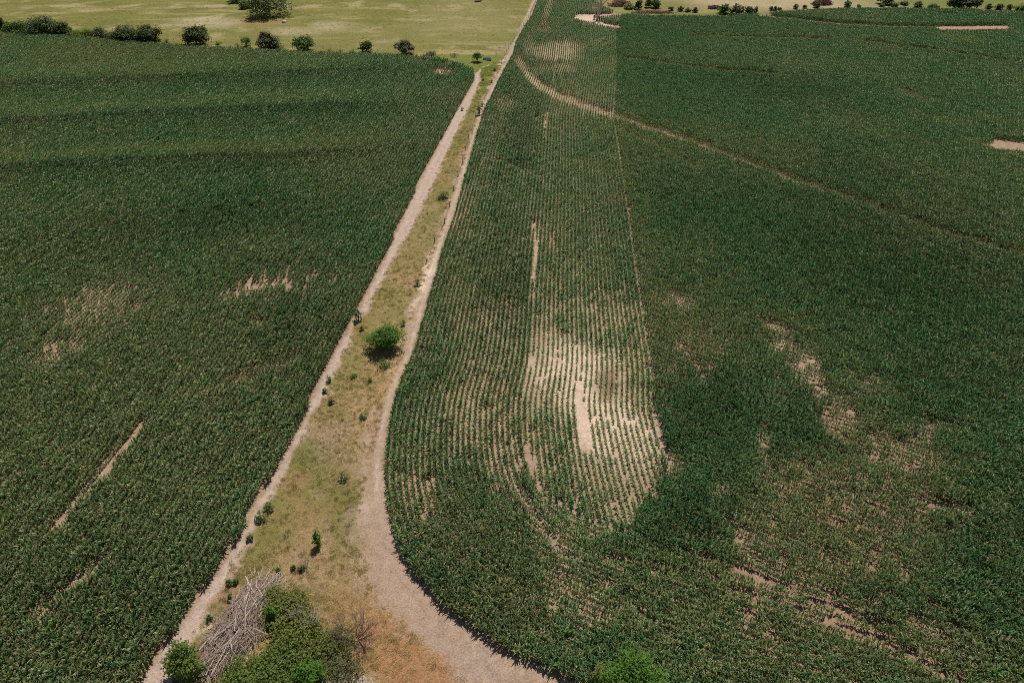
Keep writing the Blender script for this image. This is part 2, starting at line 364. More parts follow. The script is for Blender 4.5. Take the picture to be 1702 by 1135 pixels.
# ------------------------------------------------------------------ object helpers
def link(o): SC.collection.objects.link(o); return o
def mesh_obj(name, verts, faces, material, parent=None, smooth=False, proto=False):
    me = bpy.data.meshes.new(name)
    me.from_pydata([tuple(v) for v in verts], [], faces)
    me.materials.append(material)
    if smooth: me.polygons.foreach_set("use_smooth", [True] * len(me.polygons))
    o = bpy.data.objects.new(name, me)
    if not proto: link(o)
    if parent is not None: o.parent = parent
    return o
def tag(o, label=None, cat=None, group=None, kind=None):
    if label: o["label"] = label
    if cat: o["category"] = cat
    if group: o["group"] = group
    if kind: o["kind"] = kind
    return o
def thing(name, label, cat, loc, rz=0.0, group=None):
    o = link(bpy.data.objects.new(name, None)); o.empty_display_size = .3
    o.location = loc; o.rotation_euler = (0, 0, rz)
    return tag(o, label, cat, group)
def at(px, py):
    x, y = G(px, py)
    return float(x), float(y), float(terrain(np.array([x]), np.array([y]))[0])

class MB:
    def __init__(s): s.v = []; s.f = []
    def tube(s, pts, rads, k=6, cap=True):
        pts = [Vector(p) for p in pts]; base = len(s.v)
        for i, p in enumerate(pts):
            d = (pts[min(i + 1, len(pts) - 1)] - pts[max(i - 1, 0)]).normalized()
            a = d.cross(Vector((0, 0, 1)) if abs(d.z) < .9 else Vector((1, 0, 0))).normalized(); b2 = d.cross(a)
            for j in range(k):
                t = 2 * math.pi * j / k
                s.v.append(p + (a * math.cos(t) + b2 * math.sin(t)) * rads[i])
        for i in range(len(pts) - 1):
            for j in range(k):
                s.f.append((base + i * k + j, base + i * k + (j + 1) % k, base + (i + 1) * k + (j + 1) % k, base + (i + 1) * k + j))
        if cap:
            s.f.append(tuple(base + j for j in range(k))[::-1]); s.f.append(tuple(base + (len(pts) - 1) * k + j for j in range(k)))
    def box(s, c, d, rz=0):
        base = len(s.v); cs, sn = math.cos(rz), math.sin(rz)
        for dx in (-.5, .5):
            for dy in (-.5, .5):
                for dz in (-.5, .5):
                    x, y = dx * d[0], dy * d[1]
                    s.v.append((c[0] + x * cs - y * sn, c[1] + x * sn + y * cs, c[2] + dz * d[2]))
        for f in ((0, 1, 3, 2), (4, 6, 7, 5), (0, 4, 5, 1), (2, 3, 7, 6), (0, 2, 6, 4), (1, 5, 7, 3)):
            s.f.append(tuple(base + i for i in f))
    def build(s, name, material, parent=None, smooth=False): return mesh_obj(name, s.v, s.f, material, parent, smooth)

# ------------------------------------------------------------------ ground: one graded grid, shared out between its surfaces
def axis(parts):
    out = []
    for a, b2, st in parts: out += list(np.arange(a, b2, st))
    out.append(parts[-1][1]); return np.array(out)
gx = axis([(-6000, -1200, 400), (-1200, -320, 40), (-320, -140, 3.0), (-140, -44, 1.2), (-44, 14, .45), (14, 120, 1.2), (120, 320, 3.0), (320, 1200, 40), (1200, 6000, 400)])
gy = axis([(-3000, -400, 400), (-400, -40, 40), (-40, 28, 4), (28, 130, .45), (130, 270, .8), (270, 420, 1.5), (420, 600, 6), (600, 1200, 30), (1200, 8000, 400)])
X, Y2 = np.meshgrid(gx, gy); X = X.ravel(); Y2 = Y2.ravel()
PX, PY = P(X, Y2)
s_ = S(PY)
NEAR = Y2 > -35
jit = lambda sc, amp, sd_: (fbm(X, Y2, sc, sd_) - .5) * amp * np.maximum(s_, 0.3)
QX, QY = PX + jit(2.2, 1.7, 31), PY + jit(2.2, 1.0, 32)
inlane = (PX > le(PY)) & (PX < re(PY)) & (PY > 98) & NEAR
past_l = (PY < np.where(PX < 700, tl(PX), 92)) & (PX < np.where(PY > 92, 700, np.interp(PY, [-300, 0, 98], [1030, 886, 840])))
past_r = (PY < tr(PX)) & (PX > 905)
track_far = (PY <= 98) & (PX >= np.interp(PY, [-300, 0, 98], [1030, 886, 840])) & (PX < re(PY))
past = (past_l | past_r) & ~track_far & NEAR
n_a = fbm(X, Y2, 9, 41, 4); n_b = fbm(X, Y2, 2.4, 42, 3); n_c = fbm(X, Y2, 38, 43, 3)
def lerp(a, b2, t): return a + (b2 - a) * t[:, None]
C = lambda *v: np.array(v)[None, :]
soil = lerp(C(.30, .205, .135), C(.40, .29, .205), n_c) * np.ones((len(X), 1))
pale = np.zeros(len(X))
for c in [(960, 620, 70, 55, 0, 1.), (985, 690, 50, 60, 0, 1.), (1040, 730, 60, 50, 0, .8), (920, 85, 40, 20, 0, .5), (890, 140, 40, 14, 30, .6), (880, 420, 20, 60, 0, .4), (1255, 940, 40, 20, 0, -.2), (1300, 560, 30, 20, 0, .3), (980, 38, 45, 12, 0, 1.)]:
    pale = pale + c[5] * ell(QX, QY, *c[:5], .6)
soil = lerp(soil, C(.60, .46, .35), np.clip(pale * (.45 + 1.0 * n_b), 0, 1))
soil = lerp(soil, C(.28, .175, .115), np.clip(ell(QX, QY, 1495, 955, 30, 20) + ell(QX, QY, 1010, 640, 20, 30) + ell(QX, QY, 1420, 800, 200, 100, 10) * .7 + ell(QX, QY, 1380, 1000, 260, 140, 10) * .55, 0, 1))
# lane: two dirt wheel strips with a rough verge between
dirt = lerp(C(.36, .25, .175), C(.46, .345, .265), sstep(.25, .7, n_a))
leftpale = sstep(0, 1, (vl(PY) - PX) / s_ + .5)
dirt = lerp(dirt, C(.45, .345, .285), leftpale * .85)
dirt = lerp(dirt, C(.58, .46, .35), ell(QX, QY, 712, 445, 12, 45, 15, .6) + .8 * ell(QX, QY, 697, 490, 5, 40, 18, .6))
dirt = lerp(dirt, C(.42, .29, .175), np.clip(.9 * ell(QX, QY, 650, 620, 30, 40, 0, .8) + .6 * ell(QX, QY, 700, 1000, 60, 80, -35, .8), 0, 1))
dirt = lerp(dirt, C(.36, .29, .25), ell(QX, QY, 770, 1085, 90, 26, 35, .7) * .8)
din = np.minimum((QX - vl(PY)), (vr(PY) - QX)) / s_
rside = sstep(0, 2, (PX - (vl(PY) + vr(PY)) / 2) / s_) * sstep(520, 700, PY)
vmask = sstep(-.35 - 1.3 * rside, .55 + 1.1 * rside, din + (n_b - .5) * (2.2 + 2.6 * rside) + (n_a - .5) * 2.4 * rside)
dle = (PX - le(PY)) / s_
dre = (re(PY) - PX) / s_
rut = np.exp(-((dle - .9) / .25) ** 2) + np.exp(-((dle - 2.3) / .25) ** 2) + np.exp(-((dre - .95) / .28) ** 2) + np.exp(-((dre - 2.7) / .28) ** 2)
dirt = lerp(dirt, C(.50, .40, .325), np.clip(rut * .95 * (.3 + n_b), 0, 1))
dirt = lerp(dirt, C(.30, .225, .13), np.clip(np.exp(-((dre - 1.8) / .4) ** 2) * .7 * sstep(.35, .7, n_b), 0, 1))
dirt = lerp(dirt, C(.36, .25, .175), sstep(.5, .7, n_a) * .5 * (1 - leftpale))
dirt = lerp(dirt, C(.38, .285, .21), .0 * PY)
dirt = lerp(dirt, C(.37, .265, .195), (.35 + .6 * n_a) * sstep(780, 930, PY) * (1 - leftpale))
verge = lerp(C(.32, .215, .115), C(.185, .165, .052), sstep(.30, .56, n_a))
verge = lerp(verge, C(.30, .185, .10), sstep(.52, .75, fbm(X, Y2, 5, 47, 3)) * .7)
verge = lerp(verge, C(.36, .26, .165), sstep(.55, .75, n_b) * .55)
for c, colr, k in [((630, 150, 300, 40), (0, 0, 0), 0),
                   ((520, 755, 30, 26), (.125, .150, .030), .85), ((480, 850, 40, 40), (.20, .18, .05), .5), ((420, 920, 45, 50), (.17, .155, .04), .7), ((575, 865, 26, 60), (.16, .15, .045), .8), ((530, 985, 24, 40), (.13, .14, .05), .7),
                   ((560, 740, 40, 40), (.30, .215, .14), .8), ((620, 750, 24, 60), (.34, .24, .14), .7), ((590, 920, 60, 60), (.30, .21, .11), .3), ((640, 1040, 110, 90), (.34, .20, .105), .9), ((690, 1100, 90, 60), (.34, .18, .09), .9), ((640, 640, 40, 90), (.37, .23, .12), .7),
                   ((560, 960, 50, 25), (.35, .23, .13), .6), ((640, 930, 40, 30), (.36, .25, .145), .7), ((655, 490, 30, 14), (.20, .185, .055), .7), ((670, 420, 26, 26), (.27, .215, .10), .6), ((540, 640, 60, 50), (.215, .19, .065), .6),
                   ((590, 590, 40, 40), (.23, .19, .07), .5), ((690, 370, 40, 60), (.26, .215, .10), .6), ((752, 240, 14, 18), (.18, .18, .045), .8), ((770, 165, 24, 26), (.165, .18, .045), .9), ((800, 140, 24, 34), (.15, .18, .035), .95), ((790, 108, 60, 16), (.145, .185, .035), 1.),
                   ((340, 1040, 20, 12), (.52, .41, .28), .9), ((380, 985, 40, 24), (.32, .20, .12), .7), ((575, 1128, 40, 10), (.45, .40, .33), .8), ((640, 560, 60, 40), (.26, .21, .085), .5), ((615, 700, 40, 60), (.33, .23, .12), .6)]:
    if k: verge = lerp(verge, C(*colr), np.clip(k * ell(QX, QY, *c, 0, .8) * (.6 + .8 * n_b), 0, 1))
lanec = lerp(dirt, verge, vmask)
# pasture
pst = lerp(C(.205, .200, .046), C(.275, .245, .078), sstep(.3, .7, n_a * .6 + n_c * .4))
stk = fbm(X * .22 + Y2 * .06, Y2, 3.2, 57, 3)
pst = lerp(pst * .76 * C(.94, 1.0, .9), C(.34, .29, .155), sstep(.54, .76, stk) * .6)
pst = lerp(pst, C(.155, .150, .050), sstep(.50, .30, stk) * .6)
pst = lerp(pst, C(.40, .335, .20), sstep(.58, .74, fbm(X, Y2, 9, 51, 4)) * .6)
for c, colr, k in [((630, 36, 30, 3.5), (.10, .125, .03), .9), ((470, 24, 60, 5), (.13, .14, .035), .7), ((600, 60, 240, 26), (.21, .20, .07), .5), ((430, 38, 50, 5), (.33, .20, .09), .6), ((345, 38, 50, 9), (.46, .39, .27), .6), ((550, 45, 30, 8), (.42, .35, .22), .5),
                   ((490, 53, 40, 6), (.43, .36, .23), .5), ((750, 92, 60, 7), (.40, .31, .15), .7), ((830, 98, 40, 10), (.33, .27, .17), .5), ((1300, 5, 250, 14), (.43, .35, .22), .7), ((1100, 10, 60, 10), (.17, .165, .05), .8), ((1600, 4, 160, 12), (.15, .175, .045), .9), ((780, 25, 80, 30), (.27, .24, .11), .5)]:
    pst = lerp(pst, C(*colr), np.clip(k * ell(QX, QY, *c, 0, .7) * (.6 + .8 * n_b), 0, 1))
tf = lerp(C(.38, .27, .20), C(.46, .34, .26), n_b)
ge = np.minimum((QX - (840 + (98 - PY) * .47)) / s_, 9)
tf = lerp(pst, tf, sstep(-.6, .4, ge + (n_b - .5) * 1.5))
wedge_c = np.where((din > -3)[:, None], verge, verge)
col = soil.copy()
col[inlane] = lanec[inlane]; col[past] = pst[past]
col[track_far & NEAR] = tf[track_far & NEAR]
# grass between the left field corner and the gate
wed = (PY > 88) & (PY < 135) & (PX > 690) & (PX < 838) & (PY < tl(PX) + 3) & NEAR & ~past_l
col[wed & (PX < le(PY) + 2)] = lerp(verge, C(.15, .18, .04), np.full(len(X), .8))[wed & (PX < le(PY) + 2)]
bare_r = np.clip(line(PX, PY, [(1560, 47.5), (1673, 46)], 4), 0, 1)
col = lerp(col, C(.40, .24, .17), bare_r)
fib = np.where(past, .9, np.where(inlane, .35 + .5 * vmask, .15))

Z = terrain(X, Y2)
nxg, nyg = len(gx), len(gy)
ii, jj = np.meshgrid(np.arange(nyg - 1), np.arange(nxg - 1), indexing='ij')
f0 = (ii * nxg + jj).ravel()
quads = np.stack([f0, f0 + 1, f0 + 1 + nxg, f0 + nxg], 1)
def vote(m): return m[quads].sum(1) >= 2
q_v = vote(inlane & (din > 0)); q_t = vote(inlane | (track_far & NEAR)) & ~q_v; q_p = vote(past) & ~q_v & ~q_t
def sheet(name, sel, label):
    fq = quads[sel]; used, inv = np.unique(fq, return_inverse=True); fq = inv.reshape(fq.shape)
    me = bpy.data.meshes.new(name)
    me.vertices.add(len(used)); me.loops.add(fq.size); me.polygons.add(len(fq))
    me.vertices.foreach_set("co", np.stack([X[used], Y2[used], Z[used]], 1).astype(np.float32).ravel())
    me.loops.foreach_set("vertex_index", fq.ravel().astype(np.int32))
    me.polygons.foreach_set("loop_start", np.arange(0, fq.size, 4, dtype=np.int32))
    me.polygons.foreach_set("use_smooth", np.ones(len(fq), bool))
    a = me.attributes.new("col", 'FLOAT_COLOR', 'POINT')
    a.data.foreach_set("color", np.concatenate([np.clip(col[used], 0, 1), np.ones((len(used), 1))], 1).astype(np.float32).ravel())
    a = me.attributes.new("fibre", 'FLOAT', 'POINT'); a.data.foreach_set("value", fib[used].astype(np.float32))
    me.materials.append(M['ground']); me.update(); me.validate()
    o = link(bpy.data.objects.new(name, me)); return tag(o, label, None, None, 'structure')
sheet("field_soil", ~(q_v | q_t | q_p), "brown dry soil under and between the corn rows")
sheet("dirt_track", q_t, "pale dirt wheel strips along both sides of the grassy lane")
sheet("grass_verge", q_v, "rough dry grass strip running up the middle of the lane")
sheet("pasture", q_p, "olive and straw coloured pasture beyond the corn fields")

# ------------------------------------------------------------------ scattered crops and grass (stuff)
def scatter(name, pts, rz, scl, idx, tint, val, coll, label):
    me = bpy.data.meshes.new(name); n = len(pts)
    me.vertices.add(n); me.vertices.foreach_set("co", pts.astype(np.float32).ravel())
    def at_(nm, ty, arr, key): a = me.attributes.new(nm, ty, 'POINT'); a.data.foreach_set(key, arr)
    at_("rotv", 'FLOAT_VECTOR', np.stack([np.zeros(n), np.zeros(n), rz], 1).astype(np.float32).ravel(), "vector")
    at_("sclv", 'FLOAT_VECTOR', scl.astype(np.float32).ravel(), "vector")
    at_("idx", 'INT', idx.astype(np.int32), "value")
    at_("tint", 'FLOAT', tint.astype(np.float32), "value"); at_("val", 'FLOAT', val.astype(np.float32), "value")
    me.update()
    o = link(bpy.data.objects.new(name, me))
    g = bpy.data.node_groups.new(name + "_nodes", 'GeometryNodeTree')
    g.interface.new_socket("Geometry", in_out='INPUT', socket_type='NodeSocketGeometry'); g.interface.new_socket("Geometry", in_out='OUTPUT', socket_type='NodeSocketGeometry')
    gi, go = g.nodes.new("NodeGroupInput"), g.nodes.new("NodeGroupOutput")
    ci = g.nodes.new("GeometryNodeCollectionInfo"); ci.inputs[0].default_value = coll; ci.inputs[1].default_value = True; ci.inputs[2].default_value = True
    ip = g.nodes.new("GeometryNodeInstanceOnPoints")
    def na(nm, ty):
        x = g.nodes.new("GeometryNodeInputNamedAttribute"); x.data_type = ty; x.inputs[0].default_value = nm
        return next(s for s in x.outputs if s.enabled)
    g.links.new(gi.outputs[0], ip.inputs["Points"]); g.links.new(ci.outputs[0], ip.inputs["Instance"])
    ip.inputs["Pick Instance"].default_value = True
    g.links.new(na("idx", 'INT'), ip.inputs["Instance Index"]); g.links.new(na("rotv", 'FLOAT_VECTOR'), ip.inputs["Rotation"]); g.links.new(na("sclv", 'FLOAT_VECTOR'), ip.inputs["Scale"])
    g.links.new(ip.outputs[0], go.inputs[0])
    md = o.modifiers.new("scatter", 'NODES'); md.node_group = g
    return tag(o, label, None, None, 'stuff')

def corn_plant(v, f, dry, ox, oy, h, nl, r):
    """one maize plant: stalk and arching two-ranked blades"""
    az0 = r.random() * math.tau
    lean = (r.gauss(0, .05), r.gauss(0, .05))
    b0 = len(v)
    for z, rr in ((0, .014), (h * .8, .009)):
        for k in range(3):
            t = k * math.tau / 3; v.append((ox + lean[0] * z + rr * math.cos(t), oy + lean[1] * z + rr * math.sin(t), z)); dry.append(.15)
    for k in range(3): f.append((b0 + k, b0 + (k + 1) % 3, b0 + 3 + (k + 1) % 3, b0 + 3 + k))
    for i in range(nl):
        q = i / max(nl - 1, 1)
        az = az0 + (i % 2) * math.pi + r.gauss(0, .45)
        z0 = h * (.16 + .66 * q)
        L = h * (.42 + .32 * math.sin(math.pi * min(1, .25 + .7 * q))) * r.uniform(.85, 1.2)
        W = .066 * r.uniform(.85, 1.2) * (.6 + .4 * h / 1.6)
        el = R(56 + 24 * q + r.gauss(0, 8)); bend = R(r.uniform(70, 135)) * (1.15 - .45 * q)
        tw = r.gauss(0, .5); d = 0.0 if r.random() > .12 + .35 * (q < .3) else r.uniform(.5, 1)
        px_, pz_ = 0.0, z0; b0 = len(v); segs = 5
        for sgm in range(segs + 1):
            t = sgm / segs
            wd = W * (.55 + 1.6 * t * (1 - t) * 1.6) * (1 - t ** 3)
            a = el - bend * t ** 1.3
            cx_, sy_ = math.cos(az), math.sin(az)
            rol = tw * t
            nxp, nyp = -sy_ * math.cos(rol), cx_ * math.cos(rol); nzp = math.sin(rol)
            bx_, by_ = ox + lean[0] * z0 + cx_ * px_, oy + lean[1] * z0 + sy_ * px_
            v.append((bx_ + nxp * wd, by_ + nyp * wd, pz_ + nzp * wd)); v.append((bx_ - nxp * wd, by_ - nyp * wd, pz_ - nzp * wd))
            dd = min(1, d + max(0, t - .75) * 1.4); dry += [dd, dd]
            px_ += math.cos(a) * L / segs; pz_ += math.sin(a) * L / segs
        for sgm in range(segs): f.append((b0 + 2 * sgm, b0 + 2 * sgm + 1, b0 + 2 * sgm + 3, b0 + 2 * sgm + 2))

def proto_mesh(name, v, f, dry, material, coll):
    o = mesh_obj(name, v, f, material, proto=True)
    a = o.data.attributes.new("dry", 'FLOAT', 'POINT'); a.data.foreach_set("value", np.array(dry, np.float32))
    coll.objects.link(o); return o
corn_coll = bpy.data.collections.new("corn_plants")
rr_ = random.Random(3)
NV = 6
for cls, (npl, h, nl) in enumerate(((5, 1.40, 8), (5, 1.12, 7), (4, .85, 6))):
    for k in range(NV):
        v, f, dry = [], [], []
        for i in range(npl):
            corn_plant(v, f, dry, (i + .5) / npl - .5 + rr_.gauss(0, .03), rr_.gauss(0, .035), h * rr_.uniform(.86, 1.1), nl, rr_)
        proto_mesh("corn_plant_%d%d" % (cls, k), v, f, dry, M['corn'], corn_coll)

ROW = .762
def fill(pts, ang, side):
    x, y = pts[:, 0], pts[:, 1]
    px, py = P(x, y)
    B, Yl, D = crop_state(x, y, side)
    hw = headland(px, py) if side == 'block' else np.zeros(len(x))
    keep = rng.random(len(x)) > sstep(.76, 1.0, B) * .96 + (.08 if side == 'block' else .5) * B ** 1.2
    hw = hw[keep]
    x, y, B, Yl, D, ang, py = x[keep], y[keep], B[keep], Yl[keep], D[keep], ang[keep], py[keep]
    n = len(x)
    stress = B * (1.15 if side == 'block' else 1.45) + Yl * .38 - D * .45 + rng.normal(0, .12, n)
    if side == 'block': stress = stress + (1 - hw) * sstep(50, 85, py) * (.04 + (.05 + .10 * sstep(450, 580, py)) * sstep(2, 8, (px[keep] - re(py)) / S(py)))
    cls = np.where(stress < .22, 0, np.where(stress < .62, 1, 2))
    base = np.array([1.40, 1.12, .85])[cls]
    target = np.clip(1.42 - .80 * stress, .38, 1.75)
    sz = target / base * rng.uniform(.9, 1.12, n)
    sxy = np.clip(.45 + .55 * sz, .6, 1.25)
    sxy = sxy * {'left': .84, 'right': .90, 'block': 1.0}[side]
    if side == 'block': sxy = sxy * np.where(hw > .5, 1, 1.02) * rng.uniform(.7, 1.25, n)
    scl = np.stack([np.ones(n), sxy, sz], 1)
    tint = np.clip(Yl * .9 + B * .25 + rng.normal(0, .13, n), 0, 1)
    val = np.clip(1.0 - .34 * D + rng.normal(0, .13, n), .5, 1.6)
    rz = ang + np.where(rng.random(n) > .5, math.pi, 0) + rng.normal(0, .05, n)
    return np.stack([x, y, terrain(x, y)], 1), rz, scl, cls * NV + rng.integers(0, NV, n), tint, val
def in_view(x, y):
    px, py = P(x, y)
    return (px > -220) & (px < 1930) & (py > -45) & (py < 1290) & (y > 10)

# left field: rows parallel to the lane
ax, ay = G(235, 1135); bx, by = G(757, 190)
d = np.array([bx - ax, by - ay]); d /= np.hypot(*d); nrm = np.array([-d[1], d[0]])
uu, vv = np.meshgrid(np.arange(-40, 420, 1.0), np.arange(-2, 330, ROW))
lx = ax + d[0] * uu.ravel() + nrm[0] * vv.ravel(); ly = ay + d[1] * uu.ravel() + nrm[1] * vv.ravel()
px, py = P(lx, ly)
m = in_view(lx, ly) & (px < le(py) - .25 * S(py)) & (py > tl(px) + 2) & (py > 50)
L = np.stack([lx[m], ly[m]], 1)
scatter("corn_crop", *fill(L, np.full(len(L), math.atan2(d[1], d[0])), 'left'), corn_coll, "dense dark green corn filling the field left of the lane")
n_left = len(L)

# right field: 48 rows following the lane edge, straight rows beyond
rp = np.concatenate([np.stack(G(RE[:, 1], RE[:, 0]), 1), [[160., -18.]]])
seg = np.r_[0, np.cumsum(np.hypot(*np.diff(rp, axis=0).T))]
tt = np.arange(0, seg[-1], .5)
ref = np.stack([np.interp(tt, seg, rp[:, 0]), np.interp(tt, seg, rp[:, 1])], 1)
ker = np.hanning(31); ker /= ker.sum()
pad = np.concatenate([np.repeat(ref[:1], 15, 0), ref, np.repeat(ref[-1:], 15, 0)])
ref = np.stack([np.convolve(pad[:, k], ker, 'valid') for k in range(2)], 1)
tan = np.gradient(ref, axis=0); tan /= np.hypot(tan[:, 0], tan[:, 1])[:, None]
# the reference runs from far to near: the field lies on its left hand
nr = np.stack([-tan[:, 1], tan[:, 0]], 1)
def dist_ref(p):
    out = np.empty(len(p))
    for i in range(0, len(p), 4000):
        q = p[i:i + 4000]
        out[i:i + 4000] = np.sqrt(((q[:, None, :] - ref[None, ::2, :]) ** 2).sum(2).min(1))
    return out
NB = 48
allp, alla = [], []
for i in range(NB):
    o_ = .35 + i * ROW + (.06 if i >= 24 else 0)
    c = ref + nr * o_; tn = tan
    if i >= 24:
        j = np.argmax((np.degrees(np.arctan2(tan[:, 1], tan[:, 0])) > np.degrees(np.arctan2(tan[200, 1], tan[200, 0])) + 9) & (P(ref[:, 0], ref[:, 1])[1] > 640))
        dd = tan[j]; bend = np.radians(np.minimum(np.arange(120) * .16, 12)); ca, cb = np.cos(bend), np.sin(bend)
        ext = np.stack([dd[0] * ca - dd[1] * cb, dd[0] * cb + dd[1] * ca], 1)
        c = np.concatenate([c[:j], c[j] + np.cumsum(ext * .5, 0)]); tn = np.concatenate([tan[:j], ext])
    sl = np.r_[0, np.cumsum(np.hypot(*np.diff(c, axis=0).T))]
    t = np.arange(0, sl[-1], 1.0) + rng.random()
    p = np.stack([np.interp(t, sl, c[:, 0]), np.interp(t, sl, c[:, 1])], 1)
    tg = np.stack([np.interp(t, sl, tn[:, 0]), np.interp(t, sl, tn[:, 1])], 1)
    k = in_view(p[:, 0], p[:, 1])
    p, tg = p[k], tg[k]
    k = (dist_ref(p) > o_ - .15) if i < 24 else (headland(*P(p[:, 0], p[:, 1])) < .5) & (dist_ref(p) > 18.6)
    allp.append(p[k]); alla.append(np.arctan2(tg[k, 1], tg[k, 0]))
BP = np.concatenate(allp); BA = np.concatenate(alla)
px, py = P(BP[:, 0], BP[:, 1])
k = ~((py < tr(px) + 1) & (px > 905)) & (dead_tree_plot(px, py) < .3)
BP, BA = BP[k], BA[k]
scatter("corn_crop", *fill(BP, BA, 'block'), corn_coll, "shorter corn in open rows between the lane and the big right field")
p1, p2 = G(1225, 950), G(1540, 1085)
d = np.array([p2[0] - p1[0], p2[1] - p1[1]]); d /= np.hypot(*d); nrm = np.array([-d[1], d[0]])
uu, vv = np.meshgrid(np.arange(-330, 330, 1.0), np.arange(-120, 520, ROW))
rx = p1[0] + d[0] * uu.ravel() + nrm[0] * vv.ravel(); ry = p1[1] + d[1] * uu.ravel() + nrm[1] * vv.ravel()
px, py = P(rx, ry)
m = in_view(rx, ry) & (px > re(py)) & (py > tr(px) + 1)
Rp = np.stack([rx[m], ry[m]], 1)
hwr = headland(*P(Rp[:, 0], Rp[:, 1])); dr = dist_ref(Rp) + .28; pyr = P(Rp[:, 0], Rp[:, 1])[1]
Rp = Rp[((dr > .35 + NB * ROW + .3) & ((pyr < 687.6) | (hwr >= .5))) | ((hwr >= .5) & (dr > 18.9))]
scatter("corn_crop", *fill(Rp, np.full(len(Rp), math.atan2(d[1], d[0])), 'right'), corn_coll, "deep green corn of the wide field right of the open rows")
print("corn chunks", n_left, len(BP), len(Rp), "row dir", math.degrees(math.atan2(d[1], d[0])))

# grass tufts on the verge and pasture
grass_coll = bpy.data.collections.new("grass_tufts")
for k in range(4):
    v, f, dry = [], [], []
    for i in range(34):
        a, r_ = rr_.random() * math.tau, .32 * math.sqrt(rr_.random()); x0, y0 = r_ * math.cos(a), r_ * math.sin(a)
        h = rr_.uniform(.10, .30); az = rr_.random() * math.tau; ln = rr_.uniform(.05, .22); w_ = .012
        b0 = len(v); c_, s__ = math.cos(az), math.sin(az)
        v += [(x0 - s__ * w_, y0 + c_ * w_, 0), (x0 + s__ * w_, y0 - c_ * w_, 0), (x0 + c_ * ln * .4 + s__ * w_ * .8, y0 + s__ * ln * .4 - c_ * w_ * .8, h * .7), (x0 + c_ * ln * .4 - s__ * w_ * .8, y0 + s__ * ln * .4 + c_ * w_ * .8, h * .7), (x0 + c_ * ln, y0 + s__ * ln, h)]
        dv = .8 if rr_.random() > .6 else 0.0; dry += [dv] * 5
        f += [(b0, b0 + 1, b0 + 2, b0 + 3), (b0 + 3, b0 + 2, b0 + 4)]
    proto_mesh("grass_tuft_%d" % k, v, f, dry, M['grass'], grass_coll)
def tufts(label, n, box, accept, dens, smin, smax, straw=0.0):
    x = rng.uniform(box[0], box[1], n); y = rng.uniform(box[2], box[3], n)
    px, py = P(x, y); k = accept(px, py) & (rng.random(n) < dens(x, y)) & in_view(x, y)
    x, y = x[k], y[k]; n = len(x); px, py = px[k], py[k]
    sc = rng.uniform(smin, smax, n)
    g = fbm(x, y, 7, 61, 3)
    tint = np.clip(.95 - 1.1 * (g - .2) + rng.normal(0, .25, n), 0, 1)
    for e in [(520, 755, 30, 26), (420, 920, 45, 50), (575, 865, 26, 60), (800, 140, 30, 40), (770, 165, 24, 26), (790, 108, 60, 16), (655, 490, 30, 14)]:
        tint = tint * (1 - .75 * ell(px, py, *e))
    tint = np.maximum(tint, .95 * ell(px, py, 650, 1050, 110, 100))
    tint = np.maximum(tint, straw)
    scatter("grass_tufts", np.stack([x, y, terrain(x, y)], 1), rng.uniform(0, 6.28, n), np.stack([sc, sc, sc * rng.uniform(.4, .9, n)], 1), rng.integers(0, 4, n), tint, rng.uniform(.8, 1.9, n), grass_coll, label)
tufts("short dry and green grass tufts on the lane verge", 110000, (-45, 15, 28, 260), lambda px, py: (px > vl(py) - .3 * S(py)) & (px < vr(py) + .8 * S(py)) & (py > 104), lambda x, y: np.clip(fbm(x, y, 2.5, 71) * 1.7 - .35, .05, .9), .5, 1.15)
tufts("pale and olive grass tufts across the far pasture", 40000, (-260, 40, 230, 420), lambda px, py: (py < np.where(px < 800, tl(px), 96)) & (px < 838 + (98 - py) * .45), lambda x, y: np.clip(fbm(x, y, 8, 72) * 1.6 - .5, .02, .5), .7, 1.6, .75)

nw = 2400
x = rng.uniform(-45, 15, nw); y = rng.uniform(28, 250, nw); px, py = P(x, y)
k = (px > vl(py) - .6 * S(py)) & (px < vr(py) + .5 * S(py)) & (fbm(x, y, 6, 77) > .36); x, y = x[k], y[k]; nw = len(x); sc = rng.uniform(.35, 1.0, nw) ** 1.5 * 1.3
scatter("low_weeds", np.stack([x, y, terrain(x, y)], 1), rng.uniform(0, 6.28, nw), np.stack([sc, sc, sc * rng.uniform(1.0, 2.4, nw)], 1), rng.integers(0, 4, nw), np.where(rng.random(nw) > .5, .9, 0.1), rng.uniform(.4, 1.3, nw), grass_coll, "scattered dark weeds and dry stems standing in the lane verge")

